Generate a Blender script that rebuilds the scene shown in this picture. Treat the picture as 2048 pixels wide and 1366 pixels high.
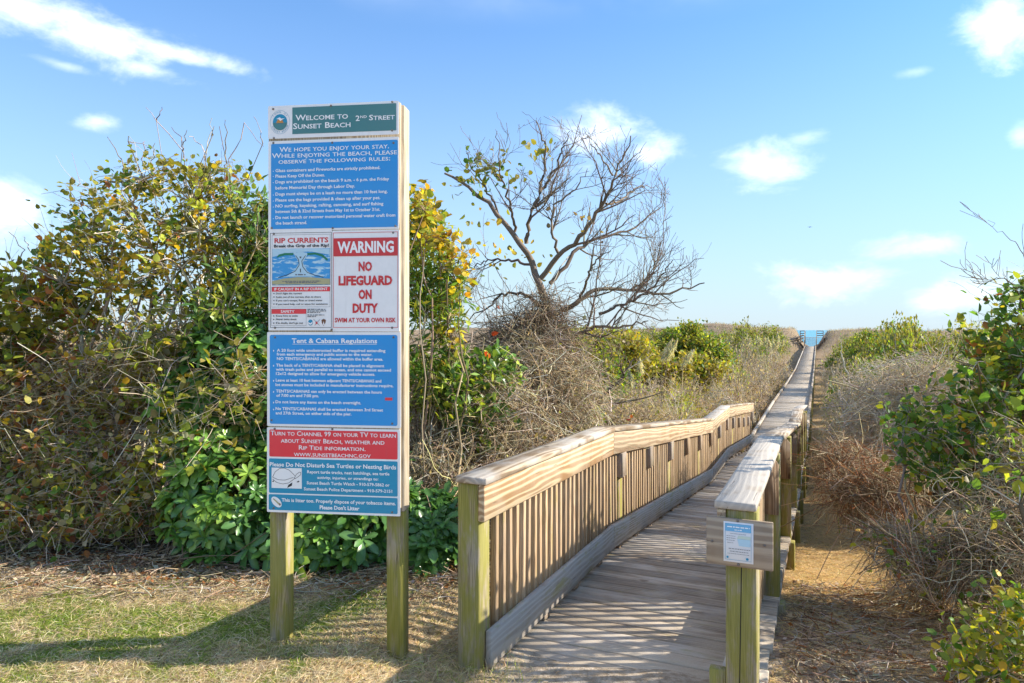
import bpy, math, random
import numpy as np
from mathutils import Matrix, Vector

for o in list(bpy.data.objects):
    bpy.data.objects.remove(o)
S = bpy.context.scene
COL = S.collection
EYE = 1.85
F = 1400.0 / 2048.0

# ------------------------------------------------------------------ camera
cam = bpy.data.cameras.new("camera")
cam.sensor_width = 36.0
cam.lens = 36.0 * F
cam.shift_y = -23.0 / 2048.0
cam.clip_end = 20000.0
cam_o = bpy.data.objects.new("camera", cam)
COL.objects.link(cam_o)
cam_o.location = (0, 0, EYE)
cam_o.rotation_euler = (math.radians(90), 0, 0)
S.camera = cam_o

# ------------------------------------------------------------------ sun, sky, exposure
SUN_EL = math.radians(29.0)
SUN_AZ = math.radians(4.0)            # from +X towards +Y
sd = Vector((math.cos(SUN_EL) * math.cos(SUN_AZ), math.cos(SUN_EL) * math.sin(SUN_AZ), math.sin(SUN_EL)))
sun = bpy.data.lights.new("sun", 'SUN')
sun.energy = 2.2
sun.angle = math.radians(0.5)
sun.color = (1.0, 0.915, 0.77)
sun_o = bpy.data.objects.new("sun", sun)
COL.objects.link(sun_o)
sun_o.rotation_euler = sd.to_track_quat('Z', 'Y').to_euler()

S.view_settings.view_transform = 'Standard'
S.view_settings.look = 'None'
S.view_settings.gamma = 1.0
S.view_settings.exposure = 2.05
S.view_settings.use_curve_mapping = False

W = bpy.data.worlds.new("World")
S.world = W
W.use_nodes = True
wn = W.node_tree
wn.nodes.clear()


class NT:
    """small helper to write node trees as expressions"""
    def __init__(s, tree):
        s.t = tree

    def n(s, typ, **kw):
        nd = s.t.nodes.new(typ)
        for k, v in kw.items():
            setattr(nd, k, v)
        return nd

    def lk(s, a, b):
        s.t.links.new(a, b)

    def put(s, sock, v):
        if isinstance(v, bpy.types.NodeSocket):
            s.t.links.new(v, sock)
        else:
            sock.default_value = v

    def m(s, op, a, b=0.0, c=None, clamp=False):
        nd = s.n('ShaderNodeMath', operation=op, use_clamp=clamp)
        s.put(nd.inputs[0], a)
        s.put(nd.inputs[1], b)
        if c is not None:
            s.put(nd.inputs[2], c)
        return nd.outputs[0]

    def mix(s, f, a, b, typ='MIX'):
        nd = s.n('ShaderNodeMix', data_type='RGBA', blend_type=typ)
        s.put(nd.inputs[0], f)
        s.put(nd.inputs[6], a)
        s.put(nd.inputs[7], b)
        return nd.outputs[2]

    def ramp(s, f, lo, hi):
        nd = s.n('ShaderNodeMapRange', interpolation_type='SMOOTHSTEP')
        s.put(nd.inputs[0], f)
        s.put(nd.inputs[1], lo)
        s.put(nd.inputs[2], hi)
        return nd.outputs[0]

    def noise(s, vec, scale, detail=4.0, rough=0.55, dist=0.0):
        nd = s.n('ShaderNodeTexNoise')
        s.put(nd.inputs['Vector'], vec)
        nd.inputs['Scale'].default_value = scale
        nd.inputs['Detail'].default_value = detail
        nd.inputs['Roughness'].default_value = rough
        nd.inputs['Distortion'].default_value = dist
        return nd.outputs[0]


def rgba(c):
    return (c[0], c[1], c[2], 1.0)


w = NT(wn)
sky = w.n('ShaderNodeTexSky')
sky.sky_type = 'NISHITA'
sky.sun_disc = False
sky.sun_elevation = SUN_EL
sky.sun_rotation = math.radians(90.0) - SUN_AZ
sky.altitude = 0.0
sky.air_density = 1.0
sky.dust_density = 0.6
sky.ozone_density = 1.6
tc = w.n('ShaderNodeTexCoord')
sep = w.n('ShaderNodeSeparateXYZ')
w.lk(tc.outputs['Generated'], sep.inputs[0])
az = w.m('ARCTAN2', sep.outputs[0], sep.outputs[1])
el = w.m('ARCSINE', sep.outputs[2])
mp = w.n('ShaderNodeMapping')
w.lk(tc.outputs['Generated'], mp.inputs[0])
mp.inputs['Scale'].default_value = (1.0, 1.0, 1.8)
nz1 = w.noise(mp.outputs[0], 11.0, 7.0, 0.6, 0.25)
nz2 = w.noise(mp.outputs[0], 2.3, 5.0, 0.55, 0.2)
# clouds standing in the sky: centre, half width, half height (degrees of azimuth / elevation), tilt, density
def pd(px, py):
    x = (px - 1024) / 1400.0
    z = (660 - py) / 1400.0
    return math.atan2(x, 1.0), math.asin(z / math.sqrt(1 + x * x + z * z))
CL = [(190, 70, 185, 62, -.12, 1.0), (50, 20, 150, 60, -.1, 1.0), (345, 105, 150, 24, -.12, .9), (300, 140, 95, 22, -.1, .8), (120, 128, 75, 12, -.1, .5),
      (197, 245, 46, 22, .15, .7), (20, 430, 95, 62, 0, .85), (-20, 540, 90, 50, 0, .6),
      (1200, 285, 85, 62, 0, 1.0), (1285, 305, 70, 42, -.1, .95), (1537, 335, 88, 52, 0, .72), (1610, 276, 40, 16, 0, .4),
      (2010, 60, 95, 82, 0, .95), (2040, 272, 28, 26, 0, .5), (1650, 565, 150, 42, 0, .62), (1830, 494, 120, 26, .08, .5),
      (1925, 585, 150, 42, .1, .55), (1835, 143, 35, 10, 0, .3)]
mask = None
for (px, py, rx, ry, tilt, dens) in CL:
    a0, e0 = pd(px, py)
    a1, _ = pd(px + rx, py)
    _, e1 = pd(px, py - ry)
    rx_, ry_ = max(a1 - a0, 1e-3), max(e1 - e0, 1e-3)
    da = w.m('SUBTRACT', az, a0)
    de = w.m('SUBTRACT', el, e0)
    de2 = w.m('SUBTRACT', de, w.m('MULTIPLY', da, tilt))
    q1 = w.m('MULTIPLY', da, 1.0 / rx_)
    q2 = w.m('MULTIPLY', de2, 1.0 / ry_)
    d2 = w.m('ADD', w.m('MULTIPLY', q1, q1), w.m('MULTIPLY', q2, q2))
    v = w.m('SUBTRACT', 1.0, w.m('SQRT', d2))
    v = w.m('ADD', v, w.m('MULTIPLY', w.m('SUBTRACT', nz1, 0.5), 3.2))
    v = w.ramp(v, -0.25, 1.15)
    v = w.m('MULTIPLY', v, dens * 0.42)
    mask = v if mask is None else w.m('MAXIMUM', mask, v)
# scattered clouds added above the view, thick and bright to raise fill light
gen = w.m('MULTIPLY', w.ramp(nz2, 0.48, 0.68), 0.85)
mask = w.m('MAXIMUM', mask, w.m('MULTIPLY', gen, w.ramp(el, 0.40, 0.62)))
haze_f = w.m('POWER', w.m('SUBTRACT', 1.0, w.m('MULTIPLY', w.m('MAXIMUM', el, 0.0), 2.0, clamp=True)), 1.6)
skyt = w.mix(1.0, sky.outputs[0], rgba((0.178, 0.405, 0.605)), 'MULTIPLY')
skyc = w.mix(w.m('ADD', w.m('MULTIPLY', haze_f, 0.80), 0.12), skyt, rgba((1.62, 1.86, 2.04)))
cloudc = w.mix(w.ramp(nz1, 0.35, 0.6), rgba((4.6, 4.75, 4.95)), rgba((5.8, 5.75, 5.6)))
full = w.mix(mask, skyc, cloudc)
bg = w.n('ShaderNodeBackground')
bg.inputs[1].default_value = 0.115
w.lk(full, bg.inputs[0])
wo = w.n('ShaderNodeOutputWorld')
w.lk(bg.outputs[0], wo.inputs[0])

# ------------------------------------------------------------------ helpers
def pix(px, py, z):
    return np.array([(px - 1024) / 1400.0 * z, z, EYE - (py - 660) / 1400.0 * z])


def tag(o, label=None, cat=None, group=None, kind=None):
    if label: o["label"] = label
    if cat: o["category"] = cat
    if group: o["group"] = group
    if kind: o["kind"] = kind
    return o


def empty(name, loc, label, cat, group=None, rz=0.0):
    o = bpy.data.objects.new(name, None)
    o.empty_display_size = 0.1
    COL.objects.link(o)
    o.matrix_basis = Matrix.Translation(Vector(loc)) @ Matrix.Rotation(rz, 4, 'Z')
    tag(o, label, cat, group)
    return o


def mesh_np(name, V, Fq, mat, col=None, smooth=False):
    """V (n,3); Fq: list of int arrays (m,k) for any k"""
    me = bpy.data.meshes.new(name)
    V = np.ascontiguousarray(V, dtype=np.float32)
    if not isinstance(Fq, (list, tuple)):
        Fq = [Fq]
    Fq = [np.asarray(f, dtype=np.int32) for f in Fq if len(f)]
    me.vertices.add(len(V))
    me.vertices.foreach_set("co", V.ravel())
    loops = np.concatenate([f.ravel() for f in Fq])
    tot = np.concatenate([np.full(len(f), f.shape[1], dtype=np.int32) for f in Fq])
    st = np.concatenate([[0], np.cumsum(tot)[:-1]]).astype(np.int32)
    me.loops.add(len(loops))
    me.loops.foreach_set("vertex_index", loops)
    me.polygons.add(len(tot))
    me.polygons.foreach_set("loop_start", st)
    if smooth:
        me.polygons.foreach_set("use_smooth", np.ones(len(tot), dtype=bool))
    if col is not None:
        a = me.color_attributes.new("Col", 'FLOAT_COLOR', 'POINT')
        c = np.ones((len(V), 4), dtype=np.float32)
        c[:, :3] = col
        a.data.foreach_set("color", c.ravel())
    me.update(calc_edges=True)
    me.validate()
    if mat: me.materials.append(mat)
    return me


def add(name, me, parent=None, M=None):
    """link mesh; M is the world matrix, parent an object whose matrix_basis chain is known"""
    o = bpy.data.objects.new(name, me)
    COL.objects.link(o)
    M = M if M is not None else Matrix.Identity(4)
    if parent is not None:
        o.parent = parent
        P = Matrix.Identity(4)
        q = parent
        while q is not None:
            P = q.matrix_basis @ P
            q = q.parent
        M = P.inverted() @ M
    o.matrix_basis = M
    return o


def cbox(name, lx, ly, lz, e, mat):
    """chamfered box centred on its origin, 44 triangles"""
    h = np.array([lx, ly, lz]) / 2
    e = min(e, 0.3 * min(lx, ly, lz))
    V = []
    idx = {}
    for sx in (-1, 1):
        for sy in (-1, 1):
            for sz in (-1, 1):
                for ax in range(3):
                    p = np.array([sx * h[0], sy * h[1], sz * h[2]])
                    for k, s_ in enumerate((sx, sy, sz)):
                        if k != ax:
                            p[k] -= s_ * e
                    idx[(sx, sy, sz, ax)] = len(V)
                    V.append(p)
    quads, tris = [], []
    V = np.array(V)
    def addq(ids):
        c = V[ids].mean(0)
        n = np.cross(V[ids[1]] - V[ids[0]], V[ids[2]] - V[ids[0]])
        if np.dot(n, c) < 0: ids = ids[::-1]
        (quads if len(ids) == 4 else tris).append(ids)
    for ax in range(3):
        a, b = [k for k in range(3) if k != ax]
        for s in (-1, 1):
            ids = []
            for (p, q) in ((-1, -1), (1, -1), (1, 1), (-1, 1)):
                sg = [0, 0, 0]; sg[ax] = s; sg[a] = p; sg[b] = q
                ids.append(idx[(*sg, ax)])
            addq(ids)
    for ax in range(3):                      # edges along ax
        a, b = [k for k in range(3) if k != ax]
        for p in (-1, 1):
            for q in (-1, 1):
                s0 = [0, 0, 0]; s0[a] = p; s0[b] = q
                s1 = list(s0); s0[ax] = -1; s1[ax] = 1
                addq([idx[(*s0, a)], idx[(*s1, a)], idx[(*s1, b)], idx[(*s0, b)]])
    for sx in (-1, 1):
        for sy in (-1, 1):
            for sz in (-1, 1):
                addq([idx[(sx, sy, sz, k)] for k in range(3)])
    return mesh_np(name, V, [np.array(quads), np.array(tris)], mat)


def frame(p0, p1, up=(0, 0, 1)):
    p0, p1 = Vector(p0), Vector(p1)
    X = (p1 - p0).normalized()
    Y = Vector(up).cross(X).normalized()
    Z = X.cross(Y)
    M = Matrix((X, Y, Z)).transposed().to_4x4()
    M.translation = (p0 + p1) / 2
    return M


def beam(name, p0, p1, wy, hz, mat, parent=None, e=0.004, up=(0, 0, 1)):
    L = (Vector(p1) - Vector(p0)).length
    me = cbox(name, L, wy, hz, e, mat)
    return add(name, me, parent, frame(p0, p1, up))


def hash3(ix, iy, iz=0, seed=0):
    n = (ix.astype(np.int64) * 374761393 + iy.astype(np.int64) * 668265263 + iz * 2147483647 + seed * 974634541) & 0x7fffffff
    n = ((n ^ (n >> 13)) * 1274126177) & 0x7fffffff
    n = (n ^ (n >> 16)) & 0x7fffffff
    return n / float(0x7fffffff)


def vnoise(x, y, seed=0):
    x = np.asarray(x, float); y = np.asarray(y, float)
    ix, iy = np.floor(x), np.floor(y)
    fx, fy = x - ix, y - iy
    fx = fx * fx * (3 - 2 * fx); fy = fy * fy * (3 - 2 * fy)
    ix = ix.astype(np.int64); iy = iy.astype(np.int64)
    a = hash3(ix, iy, 0, seed); b = hash3(ix + 1, iy, 0, seed)
    c = hash3(ix, iy + 1, 0, seed); d = hash3(ix + 1, iy + 1, 0, seed)
    return (a * (1 - fx) + b * fx) * (1 - fy) + (c * (1 - fx) + d * fx) * fy


def fbm(x, y, oct=4, seed=0):
    s = 0; a = 0.5
    for k in range(oct):
        s = s + a * vnoise(x * 2 ** k, y * 2 ** k, seed + k * 17)
        a *= 0.5
    return s


def smooth(x, a, b):
    t = np.clip((np.asarray(x, float) - a) / (b - a), 0, 1)
    return t * t * (3 - 2 * t)

# ------------------------------------------------------------------ materials
def new_mat(name):
    m = bpy.data.materials.new(name)
    m.use_nodes = True
    m.node_tree.nodes.clear()
    return m, NT(m.node_tree)


def finish(t, bsdf):
    o = t.n('ShaderNodeOutputMaterial')
    t.lk(bsdf, o.inputs[0])


def principled(t, col, rough=0.6, spec=0.3, bump=None, bstr=0.3, bdist=0.01):
    p = t.n('ShaderNodeBsdfPrincipled')
    t.put(p.inputs['Base Color'], col)
    t.put(p.inputs['Roughness'], rough)
    t.put(p.inputs['Specular IOR Level'], spec)
    if bump is not None:
        b = t.n('ShaderNodeBump')
        b.inputs['Strength'].default_value = bstr
        b.inputs['Distance'].default_value = bdist
        t.lk(bump, b.inputs['Height'])
        t.lk(b.outputs[0], p.inputs['Normal'])
    return p.outputs[0]


def wood(name, base, dark, grey=0.35, algae=0.0, rings=0.5, spread=0.25, rscale=26.0, sand=0.0, greyc=(0.40, 0.37, 0.34)):
    """weathered lumber; local X is the grain; algae is a stain with its own shape"""
    m, t = new_mat(name)
    tc = t.n('ShaderNodeTexCoord')
    oi = t.n('ShaderNodeObjectInfo')
    rnd = oi.outputs['Random']
    off = t.n('ShaderNodeCombineXYZ')
    t.lk(t.m('MULTIPLY', rnd, 37.0), off.inputs[0])
    t.lk(t.m('ADD', t.m('MULTIPLY', rnd, 0.23), -0.12), off.inputs[1])
    t.lk(t.m('ADD', t.m('MULTIPLY', t.m('FRACT', t.m('MULTIPLY', rnd, 7.3)), 0.1), 0.02), off.inputs[2])
    add_ = t.n('ShaderNodeVectorMath', operation='ADD')
    t.lk(tc.outputs['Object'], add_.inputs[0])
    t.lk(off.outputs[0], add_.inputs[1])
    mp = t.n('ShaderNodeMapping')
    t.lk(add_.outputs[0], mp.inputs[0])
    mp.inputs['Scale'].default_value = (0.07, 1.0, 1.0)
    # year rings: wavy radial distance from a wandering pith
    wn_ = t.n('ShaderNodeTexNoise')
    mpw = t.n('ShaderNodeMapping')
    t.lk(add_.outputs[0], mpw.inputs[0])
    mpw.inputs['Scale'].default_value = (0.14, 1.0, 1.0)
    t.lk(mpw.outputs[0], wn_.inputs['Vector'])
    wn_.inputs['Scale'].default_value = 6.0
    wn_.inputs['Detail'].default_value = 2.0
    sb = t.n('ShaderNodeVectorMath', operation='SUBTRACT')
    t.lk(wn_.outputs[1], sb.inputs[0]); sb.inputs[1].default_value = (.5, .5, .5)
    sc_ = t.n('ShaderNodeVectorMath', operation='SCALE')
    t.lk(sb.outputs[0], sc_.inputs[0]); sc_.inputs[3].default_value = 0.11
    ad2 = t.n('ShaderNodeVectorMath', operation='ADD')
    t.lk(mp.outputs[0], ad2.inputs[0]); t.lk(sc_.outputs[0], ad2.inputs[1])
    wv = t.n('ShaderNodeTexWave', wave_type='RINGS', rings_direction='X', wave_profile='SIN')
    t.lk(ad2.outputs[0], wv.inputs['Vector'])
    wv.inputs['Scale'].default_value = rscale
    wv.inputs['Distortion'].default_value = 2.5
    wv.inputs['Detail'].default_value = 2.0
    wv.inputs['Detail Scale'].default_value = 1.2
    mp2 = t.n('ShaderNodeMapping')
    t.lk(add_.outputs[0], mp2.inputs[0])
    mp2.inputs['Scale'].default_value = (0.03, 1.0, 1.0)
    fine = t.noise(mp2.outputs[0], 190.0, 3.0, 0.6)
    ring = t.m('POWER', wv.outputs['Fac'], 1.6)
    g = t.m('ADD', t.m('MULTIPLY', ring, rings), t.m('MULTIPLY', fine, 1.0 - rings))
    col = t.mix(t.ramp(g, 0.2, 0.8), rgba(dark), rgba(base))
    pat = t.noise(add_.outputs[0], 3.0, 4.0, 0.6)
    gf = t.m('MULTIPLY', t.ramp(t.m('ADD', pat, t.m('MULTIPLY', t.m('SUBTRACT', rnd, 0.5), 0.35)), 0.35, 0.65), grey)
    col = t.mix(gf, col, rgba(greyc))
    vk = t.n('ShaderNodeTexVoronoi')
    mpk = t.n('ShaderNodeMapping')
    t.lk(add_.outputs[0], mpk.inputs[0])
    mpk.inputs['Scale'].default_value = (0.5, 1.0, 1.0)
    t.lk(mpk.outputs[0], vk.inputs['Vector'])
    vk.inputs['Scale'].default_value = 3.2
    kn = t.m('SUBTRACT', 1.0, t.ramp(t.m('ADD', vk.outputs['Distance'], t.m('MULTIPLY', fine, 0.03)), 0.05, 0.10))
    col = t.mix(t.m('MULTIPLY', kn, 0.75), col, rgba(tuple(x * 0.5 for x in dark)))
    # per-piece tint
    tint = t.m('ADD', 1.0 - spread / 2, t.m('MULTIPLY', t.m('FRACT', t.m('MULTIPLY', rnd, 13.7)), spread))
    cmb = t.n('ShaderNodeCombineColor')
    for k in range(3):
        t.lk(tint, cmb.inputs[k])
    col = t.mix(1.0, col, cmb.outputs[0], 'MULTIPLY')
    # dark cracks and nail stains
    mp3 = t.n('ShaderNodeMapping')
    t.lk(add_.outputs[0], mp3.inputs[0])
    mp3.inputs['Scale'].default_value = (0.05, 1.0, 1.0)
    ck = t.noise(mp3.outputs[0], 60.0, 2.0, 0.5)
    col = t.mix(t.m('MULTIPLY', t.ramp(ck, 0.66, 0.74), 0.55), col, rgba(tuple(c * 0.3 for c in dark)))
    if algae > 0:
        mp5 = t.n('ShaderNodeMapping')
        t.lk(add_.outputs[0], mp5.inputs[0])
        mp5.inputs['Scale'].default_value = (0.22, 1.0, 1.0)
        an = t.noise(mp5.outputs[0], 14.0, 5.0, 0.7)
        af = t.m('MULTIPLY', t.ramp(an, 0.58 - 0.34 * algae, 0.74 - 0.3 * algae), min(1.0, 0.45 + algae * 0.5))
        alg = t.mix(fine, rgba((0.14, 0.145, 0.016)), rgba((0.36, 0.32, 0.05)))
        col = t.mix(af, col, alg)
    if sand > 0:
        geo = t.n('ShaderNodeNewGeometry')
        sn = t.noise(geo.outputs['Position'], 2.2, 6.0, 0.6)
        sn2 = t.noise(geo.outputs['Position'], 90.0, 2.0, 0.6)
        sx = t.n('ShaderNodeSeparateXYZ')
        t.lk(geo.outputs['Position'], sx.inputs[0])
        near = t.m('SUBTRACT', 1.0, t.ramp(sx.outputs[1], 3.6, 6.0))
        sf = t.ramp(t.m('ADD', sn, t.m('MULTIPLY', near, 0.22)), 0.55, 0.8)
        scol = t.mix(sn2, rgba((0.36, 0.29, 0.21)), rgba((0.58, 0.49, 0.37)))
        col = t.mix(t.m('MULTIPLY', sf, sand), col, scol)
    hgt = t.m('SUBTRACT', t.m('ADD', t.m('MULTIPLY', fine, 0.6), t.m('MULTIPLY', ring, 0.35)), t.m('MULTIPLY', t.ramp(ck, 0.66, 0.74), 0.8))
    finish(t, principled(t, col, 0.78, 0.2, hgt, 0.55, 0.004))
    return m


def paint(name, c, rough=0.4, dirt=0.12, spec=0.4):
    m, t = new_mat(name)
    geo = t.n('ShaderNodeNewGeometry')
    n1 = t.noise(geo.outputs['Position'], 4.0, 5.0, 0.6)
    n2 = t.noise(geo.outputs['Position'], 45.0, 3.0, 0.6)
    f = t.m('MULTIPLY', t.ramp(t.m('ADD', t.m('MULTIPLY', n1, 0.7), t.m('MULTIPLY', n2, 0.3)), 0.42, 0.7), dirt)
    mps = t.n('ShaderNodeMapping')
    t.lk(geo.outputs['Position'], mps.inputs[0])
    mps.inputs['Scale'].default_value = (1.0, 1.0, 0.08)
    stk = t.noise(mps.outputs[0], 38.0, 4.0, 0.6)
    f = t.m('MAXIMUM', f, t.m('MULTIPLY', t.ramp(stk, 0.52, 0.75), dirt * 1.3))
    fade = t.m('MULTIPLY', t.ramp(t.noise(geo.outputs['Position'], 1.7, 2.0, 0.5), 0.4, 0.65), dirt * 0.9)
    col = t.mix(fade, rgba(c), rgba((c[0] * 0.75 + 0.16, c[1] * 0.75 + 0.17, c[2] * 0.75 + 0.18)))
    col = t.mix(f, col, rgba((c[0] * 0.55 + 0.1, c[1] * 0.55 + 0.1, c[2] * 0.55 + 0.085)))
    finish(t, principled(t, col, t.m('ADD', rough, t.m('MULTIPLY', n2, 0.15)), spec, n2, 0.05, 0.002))
    return m


def leafmat(name, rough=0.45, trans=0.3, spec=0.4):
    m, t = new_mat(name)
    at = t.n('ShaderNodeVertexColor')
    at.layer_name = "Col"
    geo = t.n('ShaderNodeNewGeometry')
    n = t.noise(geo.outputs['Position'], 60.0, 2.0, 0.5)
    col = t.mix(t.m('MULTIPLY', n, 0.35), at.outputs[0], t.mix(1.0, at.outputs[0], rgba((0.5, 0.5, 0.4)), 'MULTIPLY'))
    a = principled(t, col, rough, spec)
    if trans > 0:
        tr = t.n('ShaderNodeBsdfTranslucent')
        tcol = t.mix(1.0, col, rgba((1.5, 1.45, 0.6)), 'MULTIPLY')
        t.lk(tcol, tr.inputs[0])
        ms = t.n('ShaderNodeMixShader')
        ms.inputs[0].default_value = trans
        t.lk(a, ms.inputs[1])
        t.lk(tr.outputs[0], ms.inputs[2])
        a = ms.outputs[0]
    finish(t, a)
    return m


M_LEAF = leafmat("leaf_matte", 0.5, 0.42, 0.3)
M_GLOSS = leafmat("leaf_glossy", 0.3, 0.28, 0.5)
M_TWIG = leafmat("twig_bark", 0.8, 0.0, 0.15)
M_DRY = leafmat("dry_blade", 0.7, 0.25, 0.15)
M_CAP = wood("wood_cap_weathered", (0.50, 0.40, 0.28), (0.24, 0.165, 0.10), 0.75, 0.0, 0.55, 0.15, 11.0, greyc=(0.52, 0.48, 0.43))
M_FASCIA = wood("wood_fascia_pine", (0.60, 0.45, 0.27), (0.33, 0.195, 0.095), 0.3, 0.0, 0.7, 0.12, 9.0, greyc=(0.55, 0.47, 0.37))
M_BAL = wood("wood_baluster", (0.58, 0.42, 0.255), (0.32, 0.205, 0.115), 0.3, 0.12, 0.3, 0.5, 30.0, greyc=(0.36, 0.29, 0.22))
M_TOE = wood("wood_toe_board", (0.52, 0.45, 0.36), (0.27, 0.215, 0.16), 0.75, 0.18, 0.5, 0.2, 11.0)
M_POST = wood("wood_post_algae", (0.42, 0.33, 0.19), (0.19, 0.145, 0.06), 0.35, 0.66, 0.25, 0.2, 30.0)
M_BLOCK = wood("wood_block", (0.34, 0.245, 0.16), (0.17, 0.105, 0.06), 0.45, 0.1, 0.4, 0.35, 26.0)
M_DECK = wood("wood_deck_plank", (0.49, 0.405, 0.31), (0.26, 0.2, 0.145), 0.8, 0.08, 0.35, 0.5, 14.0, sand=0.75, greyc=(0.47, 0.42, 0.36))
M_SIGNW = wood("wood_sign_frame", (0.56, 0.47, 0.34), (0.30, 0.225, 0.14), 0.3, 0.0, 0.3, 0.1, 30.0, greyc=(0.56, 0.51, 0.43))
M_PLY = wood("plywood", (0.44, 0.34, 0.235), (0.25, 0.175, 0.11), 0.4, 0.0, 0.75, 0.1, 7.0, greyc=(0.42, 0.37, 0.31))
# ------------------------------------------------------------------ boardwalk line and ground shape
X0, Y0 = -0.23, 3.86
HS, HC = 0.4004, 0.9163                 # heading: sin, cos
PT = np.array([-6, 0.0, 2.5, 8.8, 11.2, 15.5, 28.5, 43.0, 60.0, 109.0, 200.0])
PZ = np.array([-.03, -.03, -.09, -.74, -.76, -1.25, -1.27, -1.45, -1.50, -.55, -.55])


def deckz(t):
    return np.interp(t, PT, PZ)


def tu(x, y):
    dx, dy = x - X0, y - Y0
    return HS * dx + HC * dy, HC * dx - HS * dy


def path(t, u, h=0.0):
    return Vector((X0 + HS * t + HC * u, Y0 + HC * t - HS * u, float(deckz(t)) + h))


HEAD = Vector((HS, HC, 0))
SIDE = Vector((HC, -HS, 0))


def ground_z(x, y):
    x = np.asarray(x, float); y = np.asarray(y, float)
    t, u = tu(x, y)
    drop = np.interp(t, [-3, 0.25, 0.75, 2.0, 5.0, 10.0, 16.0, 30, 109, 120], [-.004, -.006, .05, .13, .40, .62, .75, .85, .75, .5])
    base = deckz(t) - drop
    # flat yard left and right of the entrance, falling into the swale behind
    lf = smooth(-u, 0.02, 0.55)
    zl = np.interp(t, [0, 6, 10, 20], [.10, .06, -.3, -1.7])
    zl = np.where(t > 20, base, zl)
    z = base * (1 - lf) + zl * lf
    rf = smooth(u, 1.9, 3.6)
    zr = np.interp(t, [0, 4, 9, 20], [.04, -.05, -.7, -1.7])
    zr = np.where(t > 20, base, zr)
    z = z * (1 - rf) + zr * rf
    away = smooth(np.abs(u - .7), 1.2, 8.0) * smooth(t, 8, 25)
    z = z + away * (fbm(x * .11 + 3, y * .11, 4, 3) - .5) * 1.6
    # fore-dune ridge in front of the beach
    rid = np.exp(-((t - 122) / 13.0) ** 2)
    side = np.where(u < 0, 3.05 + .75 * np.exp(-((u + 14) / 9.0) ** 2), 2.75 - .35 * smooth(u, 14, 34)) * smooth(np.abs(u - .7), 0.8, 2.6)
    z = z + rid * (side + .5 * (fbm(x * .09, y * .09, 4, 8) - .5))
    beach = smooth(t, 128, 160)
    z = z * (1 - beach) + (-4.2) * beach
    near = (y < 16)
    z = z + near * .028 * (fbm(x * 3.1, y * 3.1, 4, 5) - .47) * smooth(np.abs(u - .75), .7, 1.2)
    # sand drifted over the first planks
    dr = np.exp(-((u - 1.15) / .38) ** 2) * (1 - smooth(t, .35, .85)) + .8 * np.exp(-((u - .1) / .16) ** 2) * (1 - smooth(t, .1, .75))
    z = z + .03 * dr * (fbm(x * 5, y * 5, 3, 2) + .3) * (t < 1.2)
    return z


def gz(x, y):
    return float(ground_z(np.array([x]), np.array([y]))[0])


xs = np.concatenate([np.linspace(-400, -30, 30, endpoint=False), np.linspace(-30, -5, 50, endpoint=False), np.arange(-5, 5, .05),
                     np.linspace(5, 40, 80, endpoint=False), np.linspace(40, 120, 60, endpoint=False), np.linspace(120, 500, 30)])
ys = np.concatenate([np.linspace(-40, 2.4, 14, endpoint=False), np.arange(2.4, 7.5, .045), np.arange(7.5, 20, .18), np.linspace(20, 175, 110), [200, 260, 400]])
GX, GY = np.meshgrid(xs, ys)
GZ = ground_z(GX, GY)
GT, GU = tu(GX, GY)
C = np.zeros(GX.shape + (3,))
straw = np.array([.62, .49, .32]); green = np.array([.20, .25, .05]); litter = np.array([.25, .18, .125])
sandc = np.array([.50, .42, .33]); pathc = np.array([.60, .41, .20]); field = np.array([.34, .25, .16]); dune = np.array([.34, .26, .18])
n1 = fbm(GX * 2.2, GY * 2.2, 4, 11); n2 = fbm(GX * 9, GY * 9, 3, 21); n3 = fbm(GX * .8, GY * .8, 3, 31)
C[:] = field
C += (n3[..., None] - .5) * .12
lawn = (1 - smooth(GY + (n1 - .5) * .8, 4.65, 5.1)) * smooth(-GU, -.35, -.05)
gr = smooth(n1 * .6 + n2 * .4 + .16 * np.exp(-((GY - 4.3) / .38) ** 2) * (GX < -.9), .5, .62)
lawnc = straw * (1 - gr[..., None]) + green * gr[..., None]
lawnc = lawnc * (.75 + .5 * n2[..., None])
C = C * (1 - lawn[..., None]) + lawnc * lawn[..., None]
lit = smooth(GY + (n1 - .5) * .8, 4.65, 5.1) * (1 - smooth(GY, 8, 12)) * smooth(-GU, -.1, .2)
C = C * (1 - lit[..., None]) + (litter * (.6 + .9 * n2[..., None])) * lit[..., None]
pw = smooth(GU, 1.3, 1.55) * (1 - smooth(GU + (n1 - .5) * 1.2, 2.4, 3.2)) * (1 - smooth(GT, 50, 70))
pc = pathc * (.7 + .6 * n2[..., None])
C = C * (1 - pw[..., None]) + pc * pw[..., None]
rl = smooth(GU, 1.25, 1.5) * (1 - smooth(GT + (n1 - .5) * 1.6, 1.9, 3.0))
mixn = smooth(n1, .4, .62)[..., None]
rc = (litter * 1.7) * (1 - mixn) + (sandc * 1.0) * mixn
C = C * (1 - rl[..., None]) + rc * (.7 + .6 * n2[..., None]) * rl[..., None]
sd_ = smooth(GU, -.25, .05) * (1 - smooth(GU, 1.3, 1.6)) * (1 - smooth(GT, 1.0, 1.6))
C = C * (1 - sd_[..., None]) + (sandc * (.75 + .5 * n2[..., None])) * sd_[..., None]
dn = smooth(GT, 95, 120)
C = C * (1 - dn[..., None]) + (dune * (.7 + .6 * n3[..., None])) * dn[..., None]
C = np.clip(C, .02, .8)
ny, nx = GX.shape
ii = np.arange(ny * nx).reshape(ny, nx)
Q = np.stack([ii[:-1, :-1], ii[:-1, 1:], ii[1:, 1:], ii[1:, :-1]], -1).reshape(-1, 4)
mg, t_ = new_mat("ground_soil")
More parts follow.
